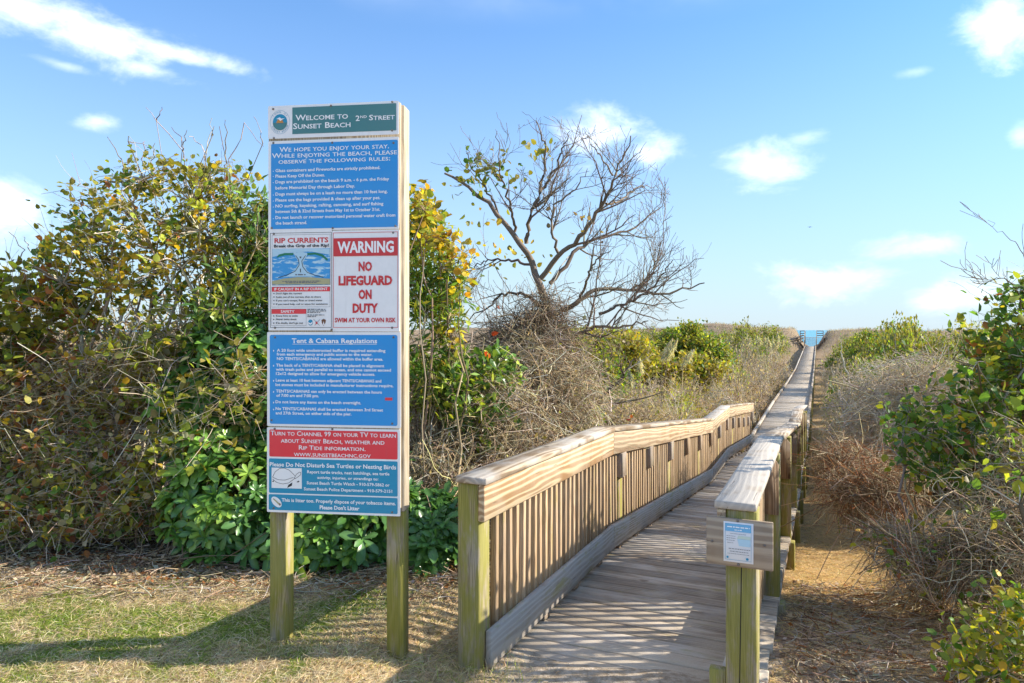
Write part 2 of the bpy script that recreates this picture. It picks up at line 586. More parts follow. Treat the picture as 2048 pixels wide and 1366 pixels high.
at_ = t_.n('ShaderNodeVertexColor'); at_.layer_name = "Col"
ge_ = t_.n('ShaderNodeNewGeometry')
na = t_.noise(ge_.outputs['Position'], 24.0, 5.0, 0.65)
nb = t_.noise(ge_.outputs['Position'], 140.0, 3.0, 0.6)
cc = t_.mix(t_.ramp(na, .35, .65), t_.mix(1.0, at_.outputs[0], rgba((.62, .58, .52)), 'MULTIPLY'), at_.outputs[0])
cc = t_.mix(t_.m('MULTIPLY', t_.ramp(nb, .45, .7), .4), cc, t_.mix(1.0, cc, rgba((1.5, 1.45, 1.4)), 'MULTIPLY'))
finish(t_, principled(t_, cc, .95, .1, t_.m('ADD', t_.m('MULTIPLY', na, .7), t_.m('MULTIPLY', nb, .3)), .8, .03))
me = mesh_np("ground", np.stack([GX, GY, GZ], -1).reshape(-1, 3), Q, mg, C.reshape(-1, 3), True)
tag(add("ground", me), kind="structure")

# ------------------------------------------------------------------ sea
ms_, t_ = new_mat("sea_water")
ge_ = t_.n('ShaderNodeNewGeometry')
mp_ = t_.n('ShaderNodeMapping'); t_.lk(ge_.outputs['Position'], mp_.inputs[0]); mp_.inputs['Scale'].default_value = (.35, 1, 1)
na = t_.noise(mp_.outputs[0], .25, 5.0, .6)
cc = t_.mix(na, rgba((.10, .30, .40)), rgba((.15, .38, .48)))
finish(t_, principled(t_, cc, .55, .3, na, .3, .3))
sx_ = np.array([-9000., -2000, -500, 0, 500, 2000, 9000]); sy_ = np.array([120., 200, 400, 1000, 3000, 9000, 16000])
a, b = np.meshgrid(sx_, sy_); ii = np.arange(49).reshape(7, 7)
Q = np.stack([ii[:-1, :-1], ii[:-1, 1:], ii[1:, 1:], ii[1:, :-1]], -1).reshape(-1, 4)
tag(add("sea", mesh_np("sea", np.stack([a, b, np.full_like(a, -3.6)], -1).reshape(-1, 3), Q, ms_)), kind="structure")

# ------------------------------------------------------------------ boardwalk deck
bw = empty("boardwalk", path(0.3, .7, -.05), "long grey plank boardwalk running from the entrance down to the beach dunes", "boardwalk")
rng = random.Random(4)
UL, UR = -0.03, 1.50
PL = .1355
PITCH = .1455
plank_me = [cbox("plank", UR - UL, PL, .036, .004, M_DECK) for _ in range(3)]
t = 0.34
k = 0
far_V, far_F = [], []
while t < 108.9:
    uc = (UL + UR) / 2 + rng.uniform(-.008, .008)
    sl = (deckz(t + .06) - deckz(t - .06)) / .12
    c = path(t, uc, -.018 + rng.uniform(-.0025, .0025))
    Yv = (HEAD + Vector((0, 0, sl))).normalized()
    Zv = SIDE.cross(Yv)
    M = Matrix((SIDE, Yv, Zv)).transposed().to_4x4()
    M = M @ Matrix.Rotation(rng.uniform(-.004, .004), 4, 'Z')
    M.translation = c
    if k < 290:
        add("plank", plank_me[k % 3], bw, M)
    else:
        h = np.array([[sx * (UR - UL) / 2, sy * PL / 2, sz * .018] for sx in (-1, 1) for sy in (-1, 1) for sz in (-1, 1)])
        R = np.array(M.to_3x3())
        far_F.append(np.array([[0, 1, 3, 2], [4, 6, 7, 5], [0, 4, 5, 1], [2, 3, 7, 6], [0, 2, 6, 4], [1, 5, 7, 3]]) + 8 * len(far_V))
        far_V.append(h @ R.T + np.array(M.translation))
    t += PITCH
    k += 1
fp = add("far_planks", mesh_np("far_planks", np.concatenate(far_V), np.concatenate(far_F), M_DECK), bw)
tag(fp, kind="stuff")
segs = [(0.3, 2.5), (2.5, 8.8), (8.8, 11.2), (11.2, 15.5), (15.5, 22), (22, 28.5), (28.5, 36), (36, 43), (43, 51), (51, 60), (60, 75), (75, 92), (92, 109)]
for (a, b) in segs:
    for u in (UL + .05, .73, UR - .05):
        beam("joist", path(a, u, -.135), path(b, u, -.135), .045, .18, M_BLOCK, bw)
# raised kerb boards along the open part of the walk
for (a, b) in [(16.9, 22), (22, 28.5), (28.5, 36), (36, 43), (43, 51), (51, 60), (60, 75), (75, 92), (92, 108.8)]:
    for u in (UL + .05, UR - .05):
        beam("kerb_board", path(a + .02, u, .075), path(b - .02, u, .075), .085, .07, M_CAP, bw)
        n = max(2, int((b - a) / 1.6))
        for j in range(n):
            tt = a + (j + .5) * (b - a) / n
            beam("kerb_block", path(tt - .06, u, .02), path(tt + .06, u, .02), .08, .04, M_BLOCK, bw)
tt = 2.0
while tt < 106:
    for u in (UL + .02, UR - .02):
        p = path(tt, u, -.05)
        g = gz(p.x, p.y) - .15
        if p.z - g > .15:
            beam("support_post", (p.x, p.y, g), (p.x, p.y, p.z), .12, .12, M_POST, bw, .005, HEAD)
    tt += 2.32 if tt < 40 else 5.0

# ------------------------------------------------------------------ railings
RT = [-.09, 2.5, 8.8, 11.2, 16.95]
bal_me = [cbox("baluster", 1.0, .037, .037, .003, M_BAL) for _ in range(3)]


def railing(name, label, side):
    """side=-1: left rail, posts at u=0 with boards on the walk side; +1: mirrored at u=1.41"""
    def U(v):
        return v + .045 if side < 0 else 1.41 - v
    r = empty(name, path(0, U(0)), label, "railing")
    r2 = random.Random(7 if side < 0 else 8)
    for i in range(4):
        a, b = RT[i], RT[i + 1]
        beam("cap_rail", path(a + .001, U(.002), 1.071), path(b - .001, U(.002), 1.071), .186, .038, M_CAP, r, .006)
        beam("side_rail", path(a + .004, U(.0645), .952), path(b - .004, U(.0645), .952), .038, .195, M_FASCIA, r, .005)
        a2 = 0.0 if i == 0 else a
        beam("toe_board", path(a2 + .002, U(.0645), .136), path(b - .002, U(.0645), .136), .039, .20, M_TOE, r, .005)
        # spacers that lift the toe board off the deck
        x = a2 + .25
        while x < b - .1:
            beam("spacer", path(x - .05, U(.062), .018), path(x + .05, U(.062), .018), .034, .034, M_BLOCK, r, .004)
            x += .62
    x = .17
    j = 0
    while x < 16.9:
        p = path(x, U(.024 + r2.uniform(-.003, .003)), 0)
        h0 = .045 + r2.uniform(-.015, .015)
        M = Matrix((Vector((0, 0, 1)), SIDE, Vector((0, 0, 1)).cross(SIDE))).transposed().to_4x4()
        M = Matrix.Rotation(r2.uniform(-.01, .01), 4, HEAD) @ Matrix.Rotation(r2.uniform(-.006, .006), 4, SIDE) @ M
        M.translation = Vector((p.x, p.y, p.z + h0 + .5))
        add("baluster", bal_me[j % 3], r, M)
        x += .1 + r2.uniform(-.006, .006)
        j += 1
    # posts
    tp = [0.0] + [2.87 - (0.85 if side > 0 else 0) + 2.32 * i for i in range(7)]
    for x in tp:
        if x > 16.6: continue
        sz = .137 if side < 0 else .145
        p = path(x, U(-.0235), 0)
        g = gz(p.x, p.y) - .12
        beam("post", (p.x, p.y, min(g, p.z - .1)), (p.x, p.y, p.z + (1.051 if x < 1 else 1.03)), sz * .96, sz, M_POST, r, .008, HEAD)
    # blocking under the cap
    if side < 0:
        for i in range(13):
            x = 2.87 + 1.16 * i
            beam("rail_block", path(x - .01, U(.02), .63), path(x - .01, U(.02), .855), .145, .135, M_BLOCK, r, .008, SIDE)
    else:
        for x in tp[1:]:
            if x > 16.6: continue
            for dx in (-.092, .092):
                # board with its outer top corner cut off
                pr = np.array([(0, .0), (.155, .0), (.155, .36), (.10, .43), (0, .43)])
                V = np.array([[s * .019, a_, b_] for s in (-1, 1) for (a_, b_) in pr])
                Fc = [np.array([[0, 1, 2, 3, 4][::-1], [5, 6, 7, 8, 9]]), np.array([[q, (q + 1) % 5, 5 + (q + 1) % 5, 5 + q] for q in range(5)])]
                M = Matrix((HEAD, SIDE, Vector((0, 0, 1)))).transposed().to_4x4()
                M = M @ Matrix.Rotation(-math.pi / 2, 4, 'Y')
                V = V @ np.array([[0, 0, -1], [0, 1, 0], [1, 0, 0]], float)      # grain (local X) runs upright
                M = Matrix((Vector((0, 0, 1)), SIDE, -HEAD)).transposed().to_4x4()
                M.translation = path(x + dx, 1.345, .60)
                add("outer_board", mesh_np("outer_board", V, Fc, M_BLOCK), r, M)
    return r


railL = railing("railing", "wooden railing on the left of the walk, olive end post nearest the big sign", -1)
railR = railing("railing", "wooden railing on the right of the walk with a small notice on its end post", 1)

# dark check in the near right post is a real split
beam("crack", path(-.0985, 1.425, .02) , path(-.0985, 1.437, .80), .0045, .006, paint("dark_crack", (.02, .018, .012), .9, 0), railR, .001, HEAD)
beam("toe_board", path(-.03, 1.325, .08), path(-.03, 1.325, .29), .075, .05, M_POST, railR, .004, HEAD)
# ------------------------------------------------------------------ stairs and landing over the dune
st = empty("dune_stairs", path(109, .7), "far wooden stairs and landing with railings crossing the dune to the sea", "stairs")
TOPZ = float(deckz(109)) + 1.25
for i in range(8):
    z = float(deckz(109)) + (i + 1) * 1.25 / 8
    p = path(109.1 + i * .62, .735); q = path(109.1 + i * .62, .735)
    me = cbox("tread", 1.5, .60, .05, .004, M_CAP)
    M = Matrix((SIDE, HEAD, Vector((0, 0, 1)))).transposed().to_4x4(); M.translation = Vector((p.x, p.y, z))
    add("tread", me, st, M)
for u in (-.05, 1.52):
    a = path(108.9, u); b = path(114, u)
    beam("stringer", (a.x, a.y, a.z - .02), (b.x, b.y, TOPZ - .1), .06, .28, M_BLOCK, st)
def flat(t, u, z):
    p = path(t, u); return Vector((p.x, p.y, z))
for k in range(24):
    me = cbox("landing_plank", 4.2, .15, .04, .004, M_CAP) if k == 0 else me_l
    me_l = me
    M = Matrix((SIDE, HEAD, Vector((0, 0, 1)))).transposed().to_4x4(); M.translation = flat(114.1 + k * .16, .735, TOPZ)
    add("landing_plank", me, st, M)
for u in (-.1, 1.57):
    for (tt, zb, zt) in ((109, -.7, .35), (111.5, -.2, 1.0), (114, .4, TOPZ + 1.05), (117.8, .4, TOPZ + 1.05)):
        beam("post", flat(tt, u, zb - .6), flat(tt, u, zt), .1, .1, M_CAP, st, .004, HEAD)
    for h in (.35, .65, 1.0):
        beam("rail", flat(114, u, TOPZ + h), flat(117.9, u, TOPZ + h), .05, .09, M_CAP, st)
        beam("rail", flat(109, u, -.6 + h * .95), flat(114, u, TOPZ + h), .05, .09, M_CAP, st)
for sgn in (-1, 1):
    u0, u1 = (-.12, -.75) if sgn < 0 else (1.6, 2.5)
    for h in (.3, .62, 1.0):
        beam("bench_rail", flat(114.05, u0, TOPZ + h), flat(114.05, u1, TOPZ + h), .05, .12, M_BLOCK, st)
    for u in (u1,):
        beam("post", flat(114.05, u, -.5), flat(114.05, u, TOPZ + 1.02), .12, .12, M_BLOCK, st, .004, HEAD)
    for k in range(7):
        u = u0 + (u1 - u0) * k / 6
        beam("skirt_board", flat(114.1, u, TOPZ - .9), flat(114.1, u, TOPZ - .03), .16, .03, M_BLOCK, st, .003, SIDE)
# dark sloping hand rails of the side steps
for k in range(3):
    beam("side_rail", flat(112 - k * .9, -.3, TOPZ + .35 - k * .45), flat(110.5 - k * .9, -4.6 - .3 * k, TOPZ - 1.35 - k * .22), .08, .22, M_BLOCK, st)

# ------------------------------------------------------------------ the beach rules sign
PWID, PTOP, PHGT = .747, 3.087, 2.237
SX, SY = -1.352, 3.87
SYAW = -math.atan2(.095, .742)
sign = empty("beach_sign", (SX, SY, .12), "tall beach rules sign on two wooden posts beside the boardwalk entrance", "sign", None, SYAW)
SM = Matrix.Translation((SX, SY, 0)) @ Matrix.Rotation(SYAW, 4, 'Z')


def sloc(x, y, z):
    return SM @ Vector((x, y, z))


def spbox(name, x0, x1, y0, y1, z0, z1, mat, parent, e=.003):
    """box in sign space, local X along its longest upright or sideways grain"""
    lx, ly, lz = x1 - x0, y1 - y0, z1 - z0
    if lz > lx:
        me = cbox(name, lz, ly, lx, e, mat)
        R = Matrix(((0, 0, -1), (0, 1, 0), (1, 0, 0))).to_4x4()
    else:
        me = cbox(name, lx, ly, lz, e, mat)
        R = Matrix.Identity(4)
    return add(name, me, parent, SM @ Matrix.Translation(((x0 + x1) / 2, (y0 + y1) / 2, (z0 + z1) / 2)) @ R)


for (x0, x1, zb) in ((-.004, .094, .02), (.668, .766, -.02)):
    spbox("post", x0, x1, .034, .132, zb, .86, M_POST, sign, .005)
    spbox("post_upper", x0, x1 + (.003 if x0 > .5 else 0), .034, .134, .861, PTOP - .012, M_SIGNW, sign, .005)
spbox("backing_board", .004, PWID + .006, .004, .033, .862, PTOP - .006, M_SIGNW, sign, .003)
spbox("top_rail", .095, .667, .036, .075, PTOP - .16, PTOP - .02, M_SIGNW, sign, .003)
spbox("middle_rail", .095, .667, .036, .075, 1.9, 2.04, M_SIGNW, sign, .003)
spbox("bottom_rail", .095, .667, .036, .075, .9, 1.04, M_SIGNW, sign, .003)

P_WHITE = paint("sign_white", (.86, .86, .86), .35, .2)
P_BLUE = paint("sign_blue", (.02, .30, .72), .35, .16)
P_TEAL = paint("sign_teal", (.06, .215, .225), .4, .15)
P_CYAN = paint("sign_sea_blue", (.01, .28, .47), .35, .16)
P_RED = paint("sign_red", (.80, .045, .06), .4, .14)
P_DRED = paint("sign_dark_red", (.62, .035, .04), .4, .1)
P_BLACK = paint("sign_black", (.025, .025, .03), .45, .0)
P_GREY = paint("print_grey", (.16, .17, .19), .5, .0)
P_INK = paint("sign_white_ink", (.9, .9, .9), .4, .0)
P_LBLUE = paint("sign_light_blue", (.16, .45, .72), .4, .1)
P_PALE = paint("sign_pale_blue", (.45, .66, .78), .4, .1)
P_SAND = paint("sign_sand", (.42, .40, .22), .4, .1)
P_GREEN = paint("sign_green", (.02, .20, .10), .4, .0)
P_ORANGE = paint("sign_orange", (.60, .26, .06), .4, .0)
P_BROWN = paint("sign_brown", (.17, .075, .035), .4, .0)
P_SCREW = paint("screw_steel", (.16, .13, .11), .45, .5)


def uvp(px, py):
    u = (px - 535.0) / 264.0
    v = (py - (213 - 11 * u)) / (809 + 19 * u)
    return PWID * u, PTOP - PHGT * v
Z1 = lambda x, y: uvp(520 + x / 4.878, 190 + y / 4.878)
Z2 = lambda x, y: uvp(520 + x / 6.209, 450 + y / 6.209)
Z3 = lambda x, y: uvp(520 + x / 6.4, 660 + y / 6.4)
Z4 = lambda x, y: uvp(520 + x / 6.4, 850 + y / 6.4)


def rrect(x0, x1, z0, z1, r, n=4):
    P = []
    for (cx, cz, a0) in ((x1 - r, z1 - r, 0), (x0 + r, z1 - r, 90), (x0 + r, z0 + r, 180), (x1 - r, z0 + r, 270)):
        for i in range(n + 1):
            a = math.radians(a0 + 90 * i / n)
            P.append((cx + r * math.cos(a), cz + r * math.sin(a)))
    return P


def sheet(name, pts, y, mat, parent, thick=0.0):
    """flat (or thin solid) polygon on the sign; pts in sign X,Z, y is its front face"""
    n = len(pts)
    V = [(x, y, z) for x, z in pts]
    if thick:
        V += [(x, y + thick, z) for x, z in pts]
        me = bpy.data.meshes.new(name)
        me.from_pydata(V, [], [list(range(n))[::-1] if False else list(range(n)), list(range(n, 2 * n))[::-1]] + [[(i + 1) % n, i, n + i, n + (i + 1) % n] for i in range(n)])
    else:
        me = bpy.data.meshes.new(name)
        me.from_pydata(V, [], [list(range(n))])
    me.materials.append(mat)
    me.update()
    return add(name, me, parent, SM.copy())


def rect(z, x0, y0, x1, y1):
    a = z(x0, y0); b = z(x1, y1)
    return min(a[0], b[0]), max(a[0], b[0]), min(a[1], b[1]), max(a[1], b[1])


def panel(name, L, label=None):
    o = sheet(name, rrect(L[0], L[1], L[2], L[3], .006), 0.0, P_WHITE, sign, .0035)
    if label: o["label"] = label
    return o


fc = bpy.data.curves.new("text_tmp", 'FONT')
fo = bpy.data.objects.new("text_tmp", fc)
fc.resolution_u = 2
fc.fill_mode = 'FRONT'


def text_mesh(s, small=False, bold=0.0):
    fc.body = s
    fc.offset = bold
    fc.small_caps_scale = .78
    for c in fc.body_format:
        c.use_small_caps = small
    me = bpy.data.meshes.new_from_object(fo)
    n = len(me.vertices)
    V = np.zeros(n * 3); me.vertices.foreach_get("co", V); V = V.reshape(-1, 3)
    me.calc_loop_triangles()
    T = np.zeros(len(me.loop_triangles) * 3, dtype=np.int32); me.loop_triangles.foreach_get("vertices", T)
    bpy.data.meshes.remove(me)
    return V, T.reshape(-1, 3)


def lettering(name, entries, y, mat, parent):
    """entries: (text, zoomfn, x0, x1, baseline y, cap height, small caps, bold); widths fitted to the photograph"""
    VV, FF, n = [], [], 0
    for (s, z, x0, x1, by, ch, small, bold) in entries:
        V, T = text_mesh(s, small, bold)
        if not len(V): continue
        xm = (x0 + x1) / 2
        a = z(x0, by)[0]; b = z(x1, by)[0]
        zb = z(xm, by)[1]; zt = z(xm, by - ch)[1]
        mn, mx = V[:, 0].min(), V[:, 0].max()
        sy = (zt - zb) / .73
        P = np.zeros_like(V)
        P[:, 0] = a + (V[:, 0] - mn) / max(mx - mn, 1e-6) * (b - a)
        P[:, 1] = y
        P[:, 2] = zb + V[:, 1] * sy
        VV.append(P); FF.append(T + n); n += len(P)
    return tag(add(name, mesh_np(name, np.concatenate(VV), np.concatenate(FF), mat), parent, SM.copy()), kind="stuff")


def disc(cx, cz, rx, rz, n=28, a0=0.0):
    return [(cx + rx * math.cos(a0 + 2 * math.pi * i / n), cz + rz * math.sin(a0 + 2 * math.pi * i / n)) for i in range(n)]


def stroke(pts, w):
    """polyline -> list of quads in X,Z (one polygon outline)"""
    P = np.array(pts, float)
    T = np.gradient(P, axis=0); T /= np.linalg.norm(T, axis=1)[:, None]
    N = np.stack([-T[:, 1], T[:, 0]], -1)
    L = P + N * w / 2; R = P - N * w / 2
    return [tuple(p) for p in L] + [tuple(p) for p in R[::-1]]


def outline(name, L, w, y, mat, parent, r=.006):
    """a printed frame line: four strokes"""
    x0, x1, z0, z1 = L
    V, Fc = [], []
    for (a, b, c, d) in ((x0, x1, z1 - w, z1), (x0, x1, z0, z0 + w), (x0, x0 + w, z0 + w, z1 - w), (x1 - w, x1, z0 + w, z1 - w)):
        k = len(V)
        V += [(a, y, c), (b, y, c), (b, y, d), (a, y, d)]
        Fc.append([k, k + 1, k + 2, k + 3])
    return add(name, mesh_np(name, np.array(V), np.array(Fc), mat), parent, SM.copy())


screw_me = None
def screw(x, z, parent):
    global screw_me
    if screw_me is None:
        n = 10
        V = [(0.0065 * math.cos(6.283 * i / n), 0, .0065 * math.sin(6.283 * i / n)) for i in range(n)] + [(0.0045 * math.cos(6.283 * i / n), -.004, .0045 * math.sin(6.283 * i / n)) for i in range(n)] + [(0, -.0045, 0)]
        q = np.array([[i, (i + 1) % n, n + (i + 1) % n, n + i] for i in range(n)]); tr = np.array([[n + i, n + (i + 1) % n, 2 * n] for i in range(n)])
        screw_me = mesh_np("screw", np.array(V), [q, tr], P_SCREW)
    M = SM.copy(); M.translation = SM @ Vector((x, -.0008, z))
    add("screw", screw_me, parent, M)

Y1, Y2, Y3, Y4 = -.001, -.002, -.003, -.004
def print_lines(name, rows, y, mat, parent, seed=1):
    """rows of print too small to read: short dashes of word length; rows: (x0, x1, z, h)"""
    r_ = random.Random(seed); V, Fc = [], []
    for (x0, x1, z, h) in rows:
        x = x0
        while x < x1:
            wl = h * r_.uniform(1.2, 4.5); e_ = min(x + wl, x1); k_ = len(V)
            V += [(x, y, z), (e_, y, z), (e_, y, z + h * r_.uniform(.8, 1.1)), (x, y, z + h * r_.uniform(.8, 1.1))]
            Fc.append([k_, k_ + 1, k_ + 2, k_ + 3]); x = e_ + h * .8
    return tag(add(name, mesh_np(name, np.array(V), np.array(Fc), mat), parent, SM.copy()), kind="stuff")

# panel 1: welcome board
p1 = panel("welcome_panel", rect(Z1, 80, 112, 1362, 385 - 0), "white and green welcome board at the top of the sign")
L = rect(Z1, 323, 125, 1338, 348)
sheet("green_field", rrect(*L[:2], L[2], L[3], .002), Y1, P_TEAL, p1)
lettering("lettering", [("Welcome to", Z1, 355, 872, 243, 58, True, .012), ("Sunset Beach", Z1, 332, 897, 325, 58, True, .012), ("2", Z1, 947, 985, 256, 54, False, .012),
                        ("ND", Z1, 992, 1055, 228, 26, False, .012), ("Street", Z1, 1077, 1325, 245, 54, True, .012)], Y2, P_INK, p1)
cx, cz = Z1(200, 268); R = abs(Z1(272, 268)[0] - cx)
ring = [ (cx + R * 1.36 * math.cos(a), cz + R * 1.55 * math.sin(a)) for a in np.linspace(0, 6.283, 40)]
sheet("seal_ring", stroke(ring, .0012), Y1, P_CYAN, p1)
sheet("seal_disc", disc(cx, cz, R, R * 1.06, 32), Y1, P_CYAN, p1)
sheet("seal_sea", [(cx + R * 1.0 * math.cos(a), cz + R * 1.06 * math.sin(a)) for a in np.linspace(math.pi * 1.02, math.pi * 1.98, 18)], Y2, P_TEAL, p1)
sheet("seal_sun", [(cx + R * .48 * math.cos(a), cz - R * .12 + R * .5 * math.sin(a)) for a in np.linspace(0, math.pi, 14)], Y3, P_ORANGE, p1)
sheet("seal_gull", [Z1(165, 238), Z1(200, 222), Z1(215, 235), Z1(250, 232), Z1(222, 246), Z1(205, 258), Z1(190, 242)], Y4, P_INK, p1)
def arc_text(s, cx, cz, rx, rz, a0, a1, h, mat, parent, flip=False):
    VV, FF, n = [], [], 0
    for i, ch in enumerate(s):
        if ch == ' ': continue
        V, T = text_mesh(ch, False, .0)
        a = a0 + (a1 - a0) * i / (len(s) - 1)
        V = V.copy(); V[:, 0] -= (V[:, 0].min() + V[:, 0].max()) / 2
        V *= h / .73
        rot = a - math.pi / 2 if not flip else a + math.pi / 2
        c_, s_ = math.cos(rot), math.sin(rot)
        P = np.zeros_like(V)
        P[:, 0] = cx + rx * math.cos(a) + V[:, 0] * c_ - V[:, 1] * s_
        P[:, 2] = cz + rz * math.sin(a) + V[:, 0] * s_ + V[:, 1] * c_
        P[:, 1] = Y1
        VV.append(P); FF.append(T + n); n += len(P)
    tag(add("seal_lettering", mesh_np("seal_lettering", np.concatenate(VV), np.concatenate(FF), mat), parent, SM.copy()), kind="stuff")
arc_text("TOWN OF", cx, cz, R * 1.08, R * 1.2, math.radians(140), math.radians(40), .0105, P_CYAN, p1)
arc_text("SUNSET BEACH", cx, cz, R * 1.25, R * 1.42, math.radians(205), math.radians(335), .0105, P_CYAN, p1, True)

# panel 2: beach rules
p2 = panel("rules_panel", rect(Z1, 82, 455, 1362, 1306), "blue beach rules board with white writing")
L = rect(Z1, 110, 482, 1352, 1287)
sheet("blue_field", rrect(*L, .008), Y1, P_BLUE, p2)
T2 = [("We hope you enjoy your stay.", Z1, 195, 1270, 541, 50, True, .008), ("While enjoying the beach, please", Z1, 120, 1345, 600, 50, True, .008),
      ("observe the following rules:", Z1, 185, 1280, 658, 46, True, .008)]
for s, x1, b in (("Glass containers and Fireworks are strictly prohibited.", 1185, 740), ("Please Keep Off the Dunes.", 645, 803),
                 ("Dogs are prohibited on the beach 9 a.m. - 6 p.m. the Friday", 1270, 850), ("before Memorial Day through Labor Day.", 940, 914),
                 ("Dogs must always be on a leash no more than 10 feet long.", 1255, 970), ("Please use the bags provided & clean up after your pet.", 1185, 1030),
                 ("NO surfing, kayaking, rafting, canoeing, and surf fishing", 1215, 1088), ("between 5th & 32nd Streets from May 1st to October 31st.", 1185, 1143),
                 ("Do not launch or recover motorized personal water craft from", 1330, 1200), ("the beach strand.", 470, 1264)):
    T2.append((s, Z1, 155, x1, b, 31, False, .022))
    if s[0].isupper():
        T2.append((".", Z1, 129, 138, b - 14 + 0.03 * (x1 - 155) * .75, 30, False, .03))
lettering("lettering", T2, Y2, P_INK, p2)

# panel 3: rip currents and lifeguard warning
p3 = panel("rip_current_panel", rect(Z2, 106, 80, 910, 1310), "rip current safety board with a surf diagram")
outline("black_frame", rect(Z2, 128, 104, 905, 1275), .0022, Y1, P_BLACK, p3)
outline("grey_frame", rect(Z2, 152, 128, 888, 745), .0012, Y1, P_BLACK, p3)
L = rect(Z2, 156, 300, 885, 742)
mdi, t_ = new_mat("sign_surf_print")
ge_ = t_.n('ShaderNodeTexCoord')
mp_ = t_.n('ShaderNodeMapping'); t_.lk(ge_.outputs['Object'], mp_.inputs[0]); mp_.inputs['Scale'].default_value = (.35, 1, 1.3)
nn = t_.noise(mp_.outputs[0], 42.0, 4.0, .6, .6)
finish(t_, principled(t_, t_.mix(t_.ramp(nn, .5, .62), rgba((.05, .32, .68)), rgba((.52, .72, .80))), .4, .4))
sheet("surf_print", [(L[0], L[2]), (L[1], L[2]), (L[1], L[3]), (L[0], L[3])], Y1, mdi, p3)
sheet("pale_water", [Z2(156, 300), Z2(885, 292), Z2(885, 370), Z2(640, 330), Z2(400, 345), Z2(156, 400)], Y2, P_PALE, p3)
sheet("beach_print", [Z2(156, 742), Z2(885, 738), Z2(885, 668), Z2(640, 650), Z2(480, 648), Z2(300, 668), Z2(156, 700)], Y2, P_SAND, p3)
sheet("pale_surf", [Z2(430, 360), Z2(520, 330), Z2(610, 355), Z2(545, 470), Z2(600, 570), Z2(700, 640), Z2(330, 645), Z2(440, 570), Z2(500, 470)], Y2, P_PALE, p3)
sheet("sandbar", [Z2(210, 412), Z2(240, 370), Z2(320, 350), Z2(430, 352), Z2(425, 376), Z2(320, 378), Z2(250, 395)], Y3, P_GREEN, p3)
sheet("sandbar", [Z2(600, 352), Z2(700, 345), Z2(790, 365), Z2(862, 425), Z2(850, 446), Z2(780, 392), Z2(700, 368), Z2(605, 376)], Y3, P_GREEN, p3)
for pts in ([(232, 657), (350, 622), (450, 575), (500, 500), (490, 430), (455, 380)], [(805, 650), (700, 625), (600, 590), (545, 520), (532, 450), (580, 380)]):
    c = np.array([Z2(*p) for p in pts]); i2 = np.linspace(0, len(c) - 1, 16)
    c = np.stack([np.interp(i2, range(len(c)), c[:, k]) for k in (0, 1)], -1)
    sheet("current_arrow", stroke(c, .0032), Y3, P_BLACK, p3)
sheet("current_arrow", [Z2(510, 590), Z2(521, 590), Z2(521, 545), Z2(510, 545)], Y3, P_BLACK, p3)
sheet("current_arrow", [Z2(500, 395), Z2(530, 395), Z2(516, 420)], Y3, P_BLACK, p3)
L = rect(Z2, 150, 772, 886, 824); sheet("red_band", rrect(*L, .001), Y1, P_RED, p3)
L = rect(Z2, 145, 1046, 588, 1104); sheet("red_band", rrect(*L, .001), Y1, P_RED, p3)
outline("grey_frame", rect(Z2, 150, 772, 886, 1018), .001, Y2, P_BLACK, p3)
outline("grey_frame", rect(Z2, 145, 1046, 588, 1250), .001, Y2, P_BLACK, p3)
lettering("red_lettering", [("RIP CURRENTS", Z2, 183, 865, 221, 62, False, .03)], Y1, P_DRED, p3)
tl = [("Break the Grip of the Rip!", Z2, 178, 872, 276, 36, False, .03)]
for s, x1, b in (("Don't fight the current", 535, 862), ("Swim out of the current, then to shore", 772, 905), ("If you can't escape, float or tread water", 793, 948), ("If you need help, call or wave for assistance", 858, 993)):
    tl += [(s, Z2, 205, x1, b, 21, False, .02), (".", Z2, 172, 186, b - 4, 66, False, .03)]
for s, x1, b in (("Know how to swim", 480, 1140), ("Never swim alone", 465, 1182), ("If in doubt, don't go out", 547, 1228)):
    tl += [(s, Z2, 205, x1, b, 22, False, .02), (".", Z2, 169, 184, b - 3, 66, False, .03)]
pr_ = []
for (x0, x1, b, h) in ((603, 830, 1054, 11), (603, 838, 1074, 11), (603, 768, 1092, 11), (603, 820, 1124, 11), (603, 720, 1143, 11), (450, 580, 626, 15), (285, 765, 706, 11), (330, 720, 724, 11)):
    q0 = Z2(x0, b); q1 = Z2(x1, b); pr_.append((q0[0], q1[0], (q0[1] + q1[1]) / 2, h / 6.209 * PWID / 264))
print_lines("print", pr_, Y3, P_GREY, p3, 5)
lettering("black_lettering", tl, Y3, P_BLACK, p3)
lettering("band_lettering", [("IF CAUGHT IN A RIP CURRENT", Z2, 182, 855, 812, 32, False, .02), ("SAFETY", Z2, 265, 440, 1091, 32, False, .02)], Y2, P_INK, p3)
c = Z2(640, 1212); sheet("round_logo", disc(c[0], c[1], .0135, .0165), Y1, P_CYAN, p3)
sheet("logo_bird", [Z2(612, 1205), Z2(640, 1222), Z2(668, 1200), Z2(662, 1228), Z2(640, 1240), Z2(618, 1230)], Y2, P_INK, p3)
sheet("crossed_logo", stroke([Z2(678, 1170), Z2(755, 1250)], .0016), Y1, P_BLACK, p3)
sheet("crossed_logo", stroke([Z2(760, 1172), Z2(692, 1250)], .0016), Y2, P_BLACK, p3)
c = Z2(718, 1216); sheet("crossed_logo", disc(c[0], c[1], .006, .007, 14), Y3, P_DRED, p3)
sheet("arrowhead_logo", [Z2(778, 1180), Z2(806, 1166), Z2(834, 1180), Z2(828, 1218), Z2(805, 1252), Z2(783, 1218)], Y1, P_BROWN, p3)
sheet("logo_mark", [Z2(797, 1240), Z2(806, 1195), Z2(818, 1240)], Y2, P_INK, p3)
